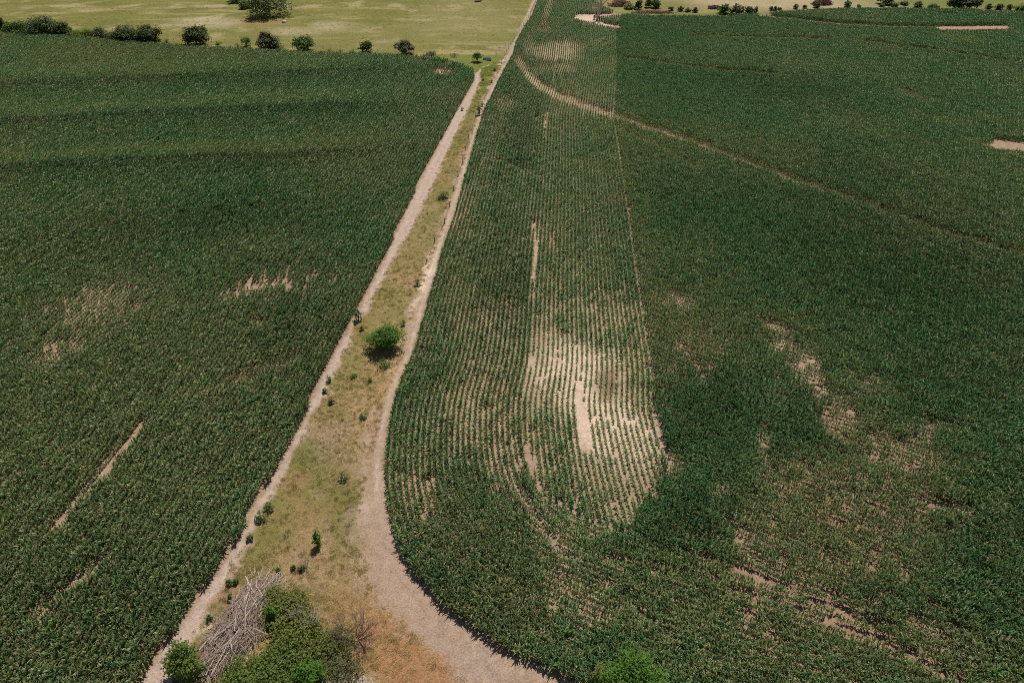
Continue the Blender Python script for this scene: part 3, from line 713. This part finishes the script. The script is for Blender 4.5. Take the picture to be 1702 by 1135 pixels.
# ------------------------------------------------------------------ vegetation builders
def leaf_quads(centres, normals, size, r, aspect=.6):
    v, f = [], []
    for c, nn, s in zip(centres, normals, size):
        nn = Vector(nn).normalized(); a = nn.orthogonal().normalized(); t = r.random() * math.tau
        a = (a * math.cos(t) + nn.cross(a) * math.sin(t)); b2 = nn.cross(a); b0 = len(v); c = Vector(c)
        v += [c - a * s, c + b2 * s * aspect - nn * s * .15, c + a * s, c - b2 * s * aspect - nn * s * .15]
        f.append((b0, b0 + 1, b0 + 2, b0 + 3))
    return v, f
def crown_pts(r, lobes, n, clump=.3, per=9, thin=.25, sd_=0):
    """clumps of leaves near the skin of several lobes, with gaps"""
    tot = sum(lo[3] * lo[4] * lo[5] for lo in lobes) ; cs, ns = [], []
    made = 0; guard = 0
    while made < n and guard < n * 4:
        guard += 1
        q = r.random() * tot
        for lo in lobes:
            q -= lo[3] * lo[4] * lo[5]
            if q <= 0: break
        u = Vector((r.gauss(0, 1), r.gauss(0, 1), r.gauss(0, 1))).normalized()
        if u.z < -.5 and r.random() < .6: continue
        rad = r.random() ** .38
        p = Vector((lo[0] + u.x * lo[3] * rad, lo[1] + u.y * lo[4] * rad, lo[2] + u.z * lo[5] * rad))
        k = mnoise.noise(p * (1.1 / max(.5, lo[3] * .45)) + Vector((sd_, sd_ * 2, 0)))
        if k < -thin and rad > .45: continue
        if p.z < .08: continue
        for j in range(per):
            o_ = Vector((r.gauss(0, clump), r.gauss(0, clump), r.gauss(0, clump * .75)))
            pp = p + o_
            if pp.z < .04: pp.z = .04 + r.random() * .1
            cs.append(pp); ns.append(u * .45 + Vector((r.gauss(0, .45), r.gauss(0, .45) + .15, .85 + r.gauss(0, .3)))); made += 1
    return cs, ns
def shrub(name, label, cat, px, py, wm, hm, leaf, n=1400, ls=.13, seed=1, group=None, trunk=.25, lobes=None, depth=1.0, bark_m='bark', clump=.28, thin=.22, nl=6):
    """tree or bush: tapered stem with limbs, and a crown of leaf clumps"""
    r = random.Random(seed * 13 + 5)
    x, y, z = at(px, py)
    t = thing(name, label, cat, (x, y, z), 0, group)
    if lobes is None:
        lobes = []
        for k in range(nl):
            a = k * math.tau / nl + r.uniform(-.4, .4); q = r.uniform(.20, .42)
            lr = wm * r.uniform(.15, .28); lh = hm * r.uniform(.20, .30)
            zc = hm * r.uniform(trunk + .16, .74)
            if trunk <= .06: zc = hm * r.uniform(.22, .60); lh = hm * r.uniform(.26, .36)
            lobes.append((math.cos(a) * wm * q, math.sin(a) * wm * q * depth, zc, lr, lr * depth, lh))
        if trunk <= .06: lobes.append((0, 0, hm * .2, wm * .40, wm * .38 * depth, hm * .22))
        lobes.append((r.gauss(0, wm * .06), r.gauss(0, wm * .05), hm * .74, wm * .27, wm * .27 * depth, hm * .26))
        lobes.append((0, 0, hm * (trunk + 1) * .47, wm * .34, wm * .34 * depth, hm * (1 - trunk) * .42))
    mb = MB()
    top = hm * .72; wob = [r.gauss(0, wm * .03) for _ in range(4)]
    r0 = max(.045, hm * .028)
    mb.tube([(0, 0, -.15), (wob[0], wob[1], top * .4), (wob[2], wob[3], top)], [r0 * 1.25, r0, r0 * .35], 6)
    for lo in lobes[:6]:
        st = Vector((wob[0], wob[1], top * .35)) * r.uniform(.3, 1.0); e = Vector(lo[:3]); mid = (st + e) * .5 + Vector((0, 0, hm * .03))
        mb.tube([st, mid, e], [r0 * .55, r0 * .38, r0 * .12], 5)
    mb.build("trunk", M[bark_m], t, True)
    cs, ns = crown_pts(r, lobes, n, clump, 8, thin, seed * 3.7)
    sz = [ls * r.uniform(.6, 1.35) for _ in cs]
    v, f = leaf_quads(cs, ns, sz, r)
    mesh_obj("crown", v, f, M[leaf], t)
    return t
def pxm(py): return float(S(py))
def sh(name, px, py, wpx, hpx, leaf, label, cat="bush", seed=None, group=None, **kw):
    s = pxm(py); ydist = G(px, py)[1]; th = math.atan2(H, ydist)
    wm = wpx / s; hm = max(.25, (hpx / s - .30 * wm * math.sin(th)) / math.cos(th))
    big = wm * hm
    kw.setdefault('n', int(min(5200, max(340, 90 * big))))
    kw.setdefault('ls', min(.34, max(.07, .05 * math.sqrt(wm * hm))))
    kw.setdefault('clump', max(.08, .05 * wm))
    return shrub(name, label, cat, px, py, wm, hm, leaf, seed=seed if seed is not None else int(px * 7 + py), group=group, **kw)

def branchy(mb, p, d, L, rad, depth, r, spread=.6, up=.15, kids=3):
    p = Vector(p); d = Vector(d).normalized()
    q = p + d * L * .5 + Vector((r.gauss(0, .05), r.gauss(0, .05), r.gauss(0, .03))) * L; e = q + (d + Vector((r.gauss(0, .15), r.gauss(0, .15), up))).normalized() * L * .5
    mb.tube([p, q, e], [rad, rad * .8, rad * .5], 5 if rad > .03 else 3, False)
    if depth == 0: return
    for k in range(kids):
        t = r.uniform(.45, 1); s = p.lerp(q, t * 2) if t < .5 else q.lerp(e, t * 2 - 1)
        nd = d + Vector((r.gauss(0, spread), r.gauss(0, spread), r.gauss(0, spread * .6) + up))
        branchy(mb, s, nd, L * r.uniform(.5, .75), rad * .55, depth - 1, r, spread, up, kids)
def bare_shrub(name, label, cat, px, py, hm, material, stems=7, depth=3, seed=1, spread=.6, lean=.5, group=None, rad=.035, kids=3):
    r = random.Random(seed); t = thing(name, label, cat, at(px, py), 0, group)
    for k in range(stems):
        mb = MB(); a = k * math.tau / stems + r.gauss(0, .3)
        branchy(mb, (math.cos(a) * .12, math.sin(a) * .12, -.05), (math.cos(a) * lean, math.sin(a) * lean, 1), hm * r.uniform(.45, .62), rad * r.uniform(.7, 1.2), depth, r, spread, .12, kids)
        mb.build("branch", M[material], t)
    return t
def rock(name, label, px, py, w_, d_, h_, seed, group=None, material='stone'):
    r = random.Random(seed); x, y, z = at(px, py)
    import bmesh
    bm = bmesh.new(); bmesh.ops.create_icosphere(bm, subdivisions=3, radius=.5)
    for v in bm.verts:
        k = 1 + .35 * mnoise.noise(v.co * 2.3 + Vector((seed, 0, 0))) + .12 * mnoise.noise(v.co * 6 + Vector((seed, 3, 0)))
        v.co = Vector((v.co.x * w_ * k, v.co.y * d_ * k, v.co.z * h_ * k * 1.2))
    me = bpy.data.meshes.new(name); bm.to_mesh(me); bm.free(); me.materials.append(M[material])
    o = link(bpy.data.objects.new(name, me)); o.location = (x, y, z + h_ * .25); o.rotation_euler = (0, 0, r.random() * 6)
    return tag(o, label, "rock", group)

# ------------------------------------------------------------------ the lane's bushes and weeds
shrub("bush", "large round bright green bush standing alone on the lane verge", "bush", 643, 576, 5.3, 3.9, 'leaf_bright', n=6500, ls=.13, seed=11, trunk=.12, clump=.24, thin=.18, nl=8)
sh("bush", 640, 608, 26, 18, 'leaf_bright', "low leafy sapling at the near foot of the large round bush", seed=21, trunk=.05)
sh("bush", 671, 541, 10, 10, 'leaf_mid', "tiny sapling touching the far right side of the large round bush", seed=22)
sh("bush", 694, 474, 14, 15, 'leaf_dark', "small dark bush beside the pale sandy part of the right wheel strip", seed=23, trunk=.05)
sh("bush", 737, 330, 22, 16, 'leaf_cool', "loose spreading shrub in mid verge, widest between the lone bush and gate", seed=24, trunk=.05, thin=.05)
sh("evergreen_bush", 797, 191, 12, 17, 'leaf_dark', "dark pointed evergreen bush by the right wheel strip far up the lane", seed=25, trunk=.03,
   lobes=None)
sh("bush", 802, 177, 7, 7, 'leaf_dark', "little dark shrub just beyond the pointed evergreen bush", seed=26, trunk=.05)
sh("bush", 768, 184, 6, 7, 'leaf_dark', "little dark shrub at the left field edge opposite the pointed evergreen", seed=27, trunk=.05)
sh("bush", 803, 134, 5, 5, 'leaf_dark', "tiny dark shrub in the bright grass, left of its partner by the strip", seed=28, trunk=.05)
sh("bush", 817, 137, 8, 6, 'leaf_dark', "tiny dark shrub in the bright grass touching the right wheel strip", seed=29, trunk=.05)
sh("bush", 822, 118, 5, 5, 'leaf_dark', "tiny dark shrub nearest the white gate", seed=30, trunk=.05)
sh("bush", 793, 105, 19, 17, 'leaf_mid', "round green bush on bright grass beside the grey trough", seed=31, trunk=.15)
sh("weed", 571, 798, 17, 16, 'leaf_cool', "dark round weed clump alone on the dry verge", "weed", seed=32, trunk=.02)
sh("weed", 603, 695, 14, 11, 'leaf_mid', "low green weed clump between the verge and right wheel strip", "weed", seed=33, trunk=.02)
sh("weed", 587, 627, 13, 7, 'leaf_bright', "flat bright weed clump left of the lane below the large round bush", "weed", seed=34, trunk=.02)
sh("weed", 615, 634, 11, 6, 'leaf_bright', "flat bright weed clump straight below the large round bush", "weed", seed=35, trunk=.02)
sh("weed", 530, 908, 15, 32, 'leaf_bright', "tall upright green plant on the verge above the brush pile", "weed", seed=36, trunk=.05, n=700)
sh("weed", 447, 847, 24, 16, 'leaf_cool', "farther half of the green weed patch on the left pale strip", "weed", seed=37, trunk=.02, n=500)
sh("weed", 434, 864, 26, 17, 'leaf_cool', "nearer half of the green weed patch on the left pale strip", "weed", seed=38, trunk=.02, n=500)
sh("weed", 596, 532, 18, 24, 'leaf_cool', "green weed patch at left field edge level with the large round bush", "weed", seed=39, trunk=.02, n=500)
sh("weed", 602, 549, 8, 9, 'leaf_grey', "grey weed tuft left of the large round bush", "weed", seed=40, trunk=.02)
sh("weed", 547, 634, 10, 11, 'leaf_cool', "farther weed of the pair on the left pale strip", "weed", seed=41, trunk=.02)
sh("weed", 540, 652, 9, 9, 'leaf_cool', "nearer weed of the pair on the left pale strip", "weed", seed=42, trunk=.02)
sh("weed", 551, 671, 10, 10, 'leaf_dark', "dark weed tuft on the verge edge below the pair of weeds", "weed", seed=43, trunk=.02)
sh("weed", 416, 897, 13, 11, 'leaf_grey', "grey green weed at the pale strip's edge above the brush pile", "weed", seed=44, trunk=.02)
sh("weed", 382, 970, 9, 9, 'leaf_cool', "small dark weed left of a second one above the brush pile", "weed", seed=45, trunk=.02)
sh("weed", 393, 969, 9, 9, 'leaf_cool', "small dark weed right of a second one above the brush pile", "weed", seed=46, trunk=.02)
sh("weed", 384, 995, 9, 10, 'leaf_cool', "small dark weed touching the brush pile's left edge", "weed", seed=47, trunk=.02)
sh("weed", 463, 950, 8, 8, 'leaf_mid', "small weed at the upper end of the white fallen branch", "weed", seed=48, trunk=.02)
sh("weed", 503, 947, 14, 10, 'leaf_cool', "green weed under the thin bare shrub", "weed", seed=49, trunk=.02)
sh("weed", 489, 946, 8, 8, 'leaf_cool', "small round weed just left of the thin bare shrub", "weed", seed=50, trunk=.02)
sh("weed", 350, 1030, 10, 10, 'leaf_cool', "green weed between pale strip and brush pile, by the sandy patch", "weed", seed=51, trunk=.02)

# foreground thicket
sh("bush", 316, 1120, 54, 56, 'leaf_mid', "dark rounded bush left of the brush pile by the pale strip", seed=60, trunk=.05, n=3600, ls=.12)
sh("bush", 476, 1016, 84, 36, 'leaf_olive', "olive scrubby bush at the upper right of the brush pile", seed=61, trunk=.05, n=5200, ls=.12, thin=.0, nl=12)
sh("bush", 455, 1032, 16, 28, 'leaf_bright', "narrow vivid green sprout between brush pile and olive bush", seed=62, trunk=.03, n=1200, ls=.09)
sh("bush", 498, 1068, 104, 40, 'leaf_olive', "olive bush in the middle of the thicket, under dead branches", seed=63, trunk=.05, n=6500, ls=.12, thin=.0, nl=13)
sh("bush", 452, 1130, 120, 48, 'leaf_mid', "wide green bush at the bottom edge beside the brush pile", seed=64, trunk=.05, n=8000, ls=.13, thin=.03, nl=13)
sh("bush", 400, 1160, 100, 46, 'leaf_mid', "green bush cut by the frame below the brush pile", seed=65, trunk=.05, n=2600, ls=.12)
sh("bush", 519, 1136, 50, 44, 'leaf_bright', "vivid green bush at the bottom edge right of the thicket", seed=66, trunk=.05, n=3000, ls=.11)
sh("bush", 552, 1078, 74, 34, 'leaf_olive', "thin olive bush left of the leafless purple shrub", seed=67, trunk=.05, n=2600, ls=.10, thin=.0, nl=10)
sh("bush", 560, 1120, 84, 36, 'leaf_grey', "grey dry bush at the bottom edge by pale stony ground", seed=68, trunk=.05, n=2200, ls=.09, thin=-.05, nl=10)
bare_shrub("leafless_shrub", "leafless purplish shrub with forked trunk on the orange grass", "shrub", 592, 1062, 3.4, 'bark_purple', 14, 3, 5, .55, .95, rad=.045, kids=4)
bare_shrub("leafless_shrub", "thin bare grey shrub on the verge above the thicket", "shrub", 508, 940, 2.4, 'bark_grey', 9, 3, 6, .45, .45, rad=.026)
bare_shrub("leafless_shrub", "bare grey sapling rising from the thicket's upper right", "shrub", 523, 1045, 3.0, 'bark_pale', 4, 3, 7, .45, .3, rad=.05)
bare_shrub("leafless_shrub", "dead twiggy sapling on top of the olive bush", "shrub", 497, 1030, 2.6, 'bark_pale', 5, 3, 8, .5, .4, rad=.045)
bare_shrub("leafless_shrub", "dead branching stump with dark trunk at the thicket's right", "shrub", 516, 1092, 2.6, 'bark', 3, 3, 9, .6, .4, rad=.05)
bare_shrub("leafless_shrub", "dead grey twigs fanned over the bottom green bushes", "shrub", 492, 1112, 2.0, 'bark_pale', 8, 2, 10, .6, .9, rad=.04)
# the tree top at the bottom edge, right of the track's mouth
sh("tree", 1050, 1158, 100, 70, 'leaf_bright', "bright leafy treetop cut by the bottom edge of the corn", "tree", seed=70, trunk=.15, n=6500, ls=.13, clump=.22, thin=.12)
bare_shrub("leafless_shrub", "dark dead brush beside the bright treetop at the bottom edge", "shrub", 955, 1146, 2.6, 'bark', 9, 3, 12, .6, .8, rad=.03)
sh("bush", 998, 1140, 34, 40, 'leaf_olive', "olive half dry bush between dark brush and bright treetop", seed=71, trunk=.05, n=900, ls=.11)

# brush pile
r = random.Random(4)
bpx, bpy_, bpz = at(402, 1040)
pile = thing("brush_pile", "heap of bleached dead branches between pale strip and thicket", "brush pile", (bpx, bpy_, bpz))
a0, a1 = np.array(G(345, 1120)), np.array(G(440, 968)); axd = (a1 - a0) / np.hypot(*(a1 - a0)); axn = np.array([axd[1], -axd[0]])
def pile_pt():
    while True:
        u, v_ = r.uniform(-1, 1), r.uniform(-1, 1)
        if u * u + v_ * v_ < 1: break
    hgt = 1.5 * (1 - (u * u + v_ * v_)) ** .6
    p = axd * u * 5.8 + axn * v_ * 2.6
    return Vector((p[0], p[1], hgt * r.uniform(.35, 1.0) + .05))
def stick(mb, L_, rad, along=.7):
    p = pile_pt(); a = math.atan2(axd[1], axd[0]) + r.gauss(0, .45) if r.random() < along else r.random() * math.tau
    dv = Vector((math.cos(a), math.sin(a), r.gauss(0, .16))); kx = Vector((r.gauss(0, .12), r.gauss(0, .12), r.gauss(.05, .08))) * L_
    pts = [p - dv * L_ * .5, p + kx * .5, p + dv * L_ * .25 + kx, p + dv * L_ * .5]
    for q in pts: q.z = max(q.z, .04)
    mb.tube(pts, [rad, rad * .85, rad * .6, rad * .3], 4, False)
    for k in range(2):
        s = pts[1].lerp(pts[3], r.random()); nd = dv + Vector((r.gauss(0, .5), r.gauss(0, .5), r.gauss(.1, .25)))
        mb.tube([s, s + nd * L_ * .22], [rad * .5, rad * .2], 3, False)
mb = MB()
for k in range(760): stick(mb, r.uniform(1.0, 2.6), r.uniform(.016, .034))
tw = mb.build("twigs", M['bark_mix'], pile); tw["kind"] = "stuff"
for k in range(70):
    mb = MB(); stick(mb, r.uniform(2.2, 4.4), r.uniform(.03, .06), .8); mb.build("branch", M['bark_pale'] if k % 3 else M['bark_grey'], pile)
t = thing("fallen_branch", "white forked fallen branch reaching from the brush pile over grass", "branch", at(437, 985))
mb = MB(); q0, q1 = np.array(G(437, 985)), np.array(G(462, 955)); dv = q1 - q0
mb.tube([(0, 0, .6), (dv[0] * .4, dv[1] * .35, .55), (dv[0] * .75, dv[1] * .75, .45), (dv[0] * 1.05, dv[1], .25)], [.10, .08, .06, .03], 6)
mb.tube([(0, 0, .6), (-.35, -1.0, .4), (-.5, -2.0, .3)], [.09, .06, .03], 6); mb.tube([(dv[0] * .4, dv[1] * .35, .55), (dv[0] * .4 + .5, dv[1] * .35 - .3, .3)], [.05, .02], 5)
mb.build("limb", M['bark_pale'], t, True)

# ------------------------------------------------------------------ fences and gate
def fence(name, label, pix, gap, ph, post_r, wires, post_m):
    pts = [np.array(at(*p)) for p in pix]; o = pts[0]
    t = thing(name, label, "fence", tuple(o))
    seg = np.r_[0, np.cumsum([np.hypot(*(b2 - a)[:2]) for a, b2 in zip(pts[:-1], pts[1:])])]
    st = np.arange(0, seg[-1] + .01, gap); tops = []
    rr = random.Random(len(pix) * 31)
    for q in st:
        p = np.array([np.interp(q, seg, [c[k] for c in pts]) for k in range(3)]) - o
        ln = (rr.gauss(0, .04), rr.gauss(0, .04)); mb = MB(); hh = ph * rr.uniform(.9, 1.08)
        mb.tube([(p[0], p[1], p[2] - .3), (p[0] + ln[0], p[1] + ln[1], p[2] + hh)], [post_r, post_r * .9], 7)
        mb.build("post", M[post_m], t); tops.append((p, ln, hh))
    for wz in wires:
        mb = MB(); mb.tube([(p[0] + ln[0] * wz, p[1] + ln[1] * wz, p[2] + hh * wz) for p, ln, hh in tops], [.012] * len(tops), 4, False); mb.build("wire", M['galv'], t)
    return t
fence("fence", "pale wire fence climbing beside the track along the pasture edge", [(839, 93), (845, 82), (857, 62), (870, 43), (881, 26), (889, 8), (897, -12)], 5.0, 1.5, .09, (.35, .65, .95), 'bark_pale')
fence("fence", "old wooden post fence along the verge beside the right wheel strip", [(790, 196), (777, 238), (768, 275), (756, 310), (747, 346), (736, 383), (718, 410), (703, 452)], 8.0, 1.2, .085, (.5, .92), 'wood')
fence("fence", "low wire fence under the trees along the top of left field", [(120, 58), (270, 68), (400, 77), (560, 85), (700, 92), (800, 98)], 9.0, 1.2, .07, (.5, .92), 'wood')
# white gate across the track mouth
g0, g1 = np.array(at(834, 106)), np.array(at(851, 107))
gt = thing("gate", "white pipe gate across the track below the pasture fence", "gate", tuple(g0)); dv = g1 - g0
for p in (np.zeros(3), dv):
    mb = MB(); mb.tube([(p[0], p[1], -.3), (p[0], p[1], 1.7)], [.10, .10], 8); mb.build("post", M['white'], gt)
for hz in (.35, .75, 1.15, 1.5):
    mb = MB(); mb.tube([(0, 0, hz), (dv[0], dv[1], hz)], [.04, .04], 6); mb.build("rail", M['white'], gt)
t0 = np.array(at(810, 101))
tr_ = thing("water_trough", "low grey metal trough on bright grass by the round bush", "trough", tuple(t0), R(-8))
mb = MB(); Lx, Wy, Hz = 2.9, 1.1, .62
for sx in (-1, 1): mb.box((sx * (Lx / 2 - .03), 0, Hz / 2 + .08), (.06, Wy, Hz)); mb.box((0, sx * (Wy / 2 - .03), Hz / 2 + .08), (Lx - .13, .06, Hz))
mb.box((0, 0, .14), (Lx - .13, Wy - .13, .05)); mb.build("basin", M['galv'], tr_)
for sx in (-1, 1): mb = MB(); mb.box((sx * .9, 0, .04), (.12, Wy * .9, .08)); mb.build("foot", M['galv'], tr_)

# ------------------------------------------------------------------ trees and bushes along the top of the left field
HG = "hedgerow along the top of the left field"
for px, py, wpx, hpx, lf, lab in [
    (4, 51, 20, 21, 'leaf_dark', "dark hedge bush cut by the left edge of the picture"),
    (32, 53, 32, 17, 'leaf_mid', "hedge bush between the edge bush and the tall dark clump"),
    (72, 55, 42, 24, 'leaf_dark', "tallest dark clump near the left end of the hedgerow"),
    (104, 56, 27, 18, 'leaf_dark', "domed bush leaning on the right of the tallest hedge clump"),
    (127, 58, 18, 9, 'leaf_olive', "low olive scrub starting the hedge's thin stretch"),
    (145, 60, 22, 11, 'leaf_mid', "low green scrub in the middle of the hedge's thin stretch"),
    (168, 62, 18, 15, 'leaf_dark', "pointed bush ending the hedge's thin stretch"),
    (186, 64, 19, 11, 'leaf_dark', "low dark bush before the pair of domed hedge bushes"),
    (213, 66, 38, 19, 'leaf_dark', "left bush of the joined domed pair in the hedgerow"),
    (246, 67, 34, 21, 'leaf_dark', "right bush of the joined domed pair in the hedgerow"),
    (264, 68, 10, 5, 'leaf_olive', "tiny scrub at the right foot of the domed pair"),
    (277, 69, 10, 7, 'leaf_dark', "tiny lone shrub between the domed pair and the large tree"),
    (364, 75, 12, 9, 'leaf_olive', "small shrub just right of the large hedgerow tree"),
    (395, 77, 8, 7, 'leaf_dark', "thin shrub just left of the little round tree"),
    (469, 80, 9, 7, 'leaf_dark', "dark shrub at the right foot of the spreading grey tree"),
    (548, 85, 14, 6, 'leaf_olive', "low scrub right after the flat topped tree"),
    (566, 86, 12, 5, 'leaf_dark', "low scrub halfway between the flat topped and next tree"),
    (586, 87, 12, 6, 'leaf_dark', "low scrub at the left foot of the compact dark tree"),
    (640, 90, 14, 5, 'leaf_olive', "low scrub between compact dark tree and grey olive tree"),
    (717, 95, 18, 10, 'leaf_dark', "dark squat bush at the corn's top right corner"),
    (755, 95, 12, 6, 'leaf_red', "small russet shrub on the pale grass before the gate")]:
    k_ = 1.28 if px < 260 else 1.1
    sh("bush", px, py + 2, wpx * k_, hpx * k_ + 1, lf, lab, group=HG, trunk=.05, nl=9)
for px, py, wpx, hpx, lf, lab in [
    (328, 75, 46, 33, 'leaf_dark', "largest tree of the hedgerow, wide dark crown on the field edge"),
    (410, 77, 18, 16, 'leaf_mid', "little round tree between two larger hedgerow trees"),
    (449, 79, 36, 27, 'leaf_grey', "spreading greyish tree third from left among lone trees"),
    (507, 84, 38, 25, 'leaf_mid', "flat topped green tree with layered branches"),
    (609, 87, 26, 20, 'leaf_dark', "compact dark tree before the grey olive tree"),
    (674, 91, 30, 24, 'leaf_grey', "grey olive tree, last full tree before the gate")]:
    sh("tree", px, py, wpx, hpx, lf, lab, "tree", group="lone trees along the top of the left field", trunk=.10, thin=.04, nl=10)

# pasture
sh("tree", 449, 27, 80, 58, 'leaf_dark', "big spreading cottonwood tree alone on the upper pasture", "tree", seed=90, trunk=.04, n=5200, ls=.34, bark_m='bark_pale', clump=.6, thin=.1)
sh("bush", 409, 13, 28, 14, 'leaf_grey', "grey shrub left of the big pasture tree", seed=91, trunk=.05)
sh("bush", 390, 4, 24, 12, 'leaf_dark', "dark shrub behind the grey one at the picture's top", seed=92, trunk=.05)
rock("rock", "small grey boulder on the pasture below the big tree", 473, 38, 2.6, 1.6, 1.1, 3, None, 'bark_grey')
rock("rock", "pinkish boulder at the picture's top edge right of the big tree", 795, 2, 4.2, 1.8, 1.0, 5, None, 'bark_purple')
bare_shrub("dead_tree", "tall bleached dead tree on the bare plot at the field top", "tree", 992, 36, 12.0, 'bark_pale', 4, 4, 14, .45, .28, rad=.26)

# far right edge
FR = "shrubs along the far edge of the right field"
for px, py, wpx, hpx, lf, lab in [
    (1061, 16, 12, 20, 'leaf_dark', "dark slim tree right of the russet brush heap"),
    (1046, 15, 20, 10, 'leaf_olive', "olive bush in front of the russet brush heap"),
    (1077, 13, 14, 15, 'leaf_mid', "left of two light crowned trees past the slim dark tree"),
    (1090, 14, 16, 16, 'leaf_mid', "right of two light crowned trees past the slim dark tree"),
    (1116, 18, 10, 7, 'leaf_dark', "first round shrub after the light crowned trees"),
    (1131, 19, 10, 9, 'leaf_dark', "tall shrub second after the light crowned trees"),
    (1143, 20, 12, 7, 'leaf_mid', "low shrub third after the light crowned trees"),
    (1155, 21, 9, 9, 'leaf_dark', "last shrub of the row before the big dark thicket"),
    (1203, 23, 22, 17, 'leaf_mid', "left part of the big dark thicket on the far edge"),
    (1224, 24, 24, 18, 'leaf_grey', "middle and tallest part of the big dark thicket"),
    (1244, 23, 18, 13, 'leaf_dark', "right part of the big dark thicket on the far edge"),
    (1256, 22, 8, 11, 'leaf_dark', "slim bush closing the big dark thicket's right end"),
    (1281, 18, 7, 8, 'leaf_dark', "left of two pointed shrubs after the big thicket"),
    (1288, 18, 8, 8, 'leaf_dark', "right of two pointed shrubs after the big thicket"),
    (1295, 17, 8, 5, 'leaf_dark', "low shrub after the two pointed ones"),
    (1322, 15, 9, 9, 'leaf_dark', "round shrub left below the maroon brush heap"),
    (1337, 14, 9, 6, 'leaf_dark', "low shrub straight below the maroon brush heap"),
    (1358, 13, 12, 10, 'leaf_dark', "dark bush overlapping the maroon brush heap"),
    (1408, 12, 14, 12, 'leaf_mid', "large round bush on the tan slope right of maroon heap"),
    (1427, 12, 7, 5, 'leaf_dark', "small shrub right of the large round bush on tan slope"),
    (1466, 11, 11, 6, 'leaf_dark', "low shrub in front of the dark far tree"),
    (1487, 11, 13, 7, 'leaf_dark', "low shrub right of the dark far tree"),
    (1503, 8, 16, 7, 'leaf_grey', "pale grey scrub behind the far right shrubs"),
    (1526, 12, 18, 10, 'leaf_dark', "dark shrub midway between far tree and widest clump"),
    (1551, 13, 17, 8, 'leaf_dark', "dark shrub just left of the widest far clump"),
    (1643, 15, 13, 9, 'leaf_dark', "first shrub right of the widest far clump"),
    (1659, 16, 14, 10, 'leaf_dark', "second shrub right of the widest far clump"),
    (1676, 17, 11, 10, 'leaf_dark', "third shrub right of the widest far clump"),
    (1695, 19, 19, 13, 'leaf_mid', "bush cut by the picture's right edge at the field top")]:
    sh("bush" if hpx < 14 or 'thicket' in lab else "tree", px, py, wpx, hpx, lf, lab, "bush" if hpx < 14 or 'thicket' in lab else "tree", group=FR, trunk=.05, n=900, ls=.075 * math.sqrt(wpx * hpx) / pxm(py), nl=8)
sh("tree", 1472, 7, 28, 18, 'leaf_dark', "dark tree cut by the top edge above the far shrubs", "tree", seed=95, trunk=.1)
for k, (px, wp, lab) in enumerate([(1585, 26, "left tree of the widest dark clump on the far edge"), (1606, 28, "middle tree of the widest dark clump on the far edge"), (1622, 16, "right tree of the widest dark clump on the far edge")]):
    sh("tree", px, 15, wp, 23 - 4 * (k == 2), 'leaf_dark', lab, "tree", seed=96 + k, trunk=.08, group="widest dark clump on the far edge")
def heap(label, px, py, wm, dm, hm, material, n, seed):
    r = random.Random(seed); t = thing("brush_pile", label, "brush pile", at(px, py)); mb = MB()
    for k in range(n):
        u = r.uniform(-1, 1); v_ = r.uniform(-1, 1)
        if u * u + v_ * v_ > 1: continue
        z = hm * (1 - u * u - v_ * v_) ** .6 * r.random(); a = r.random() * math.tau; L_ = r.uniform(1.2, 3.2); c = Vector((u * wm / 2, v_ * dm / 2, z + .1)); e = Vector((math.cos(a), math.sin(a), r.gauss(0, .25))) * L_ * .5
        mb.tube([c - e, c + e], [r.uniform(.05, .14), .03], 4, False)
    mb.build("branches", M[material], t)["kind"] = "stuff"
    return t
M['maroon'] = bark("maroon_brush", (.16, .085, .075), (.25, .15, .135))
M['russet'] = bark("russet_brush", (.26, .15, .11), (.40, .27, .22))
heap("maroon brush heap on the tan slope beyond the right field", 1366, 8, 9, 4, 2.2, 'maroon', 420, 1)
heap("russet brush heap behind the dead tree at the top", 1030, 10, 10, 5, 2.6, 'russet', 420, 2)
heap("grey brush heap left of the big dark thicket", 1188, 15, 6, 3, 1.2, 'bark_purple', 220, 3)
heap("long low rubble of broken wood along the field's far edge", 1085, 22, 18, 3, .8, 'russet', 420, 4)
print("objects", len(SC.objects))
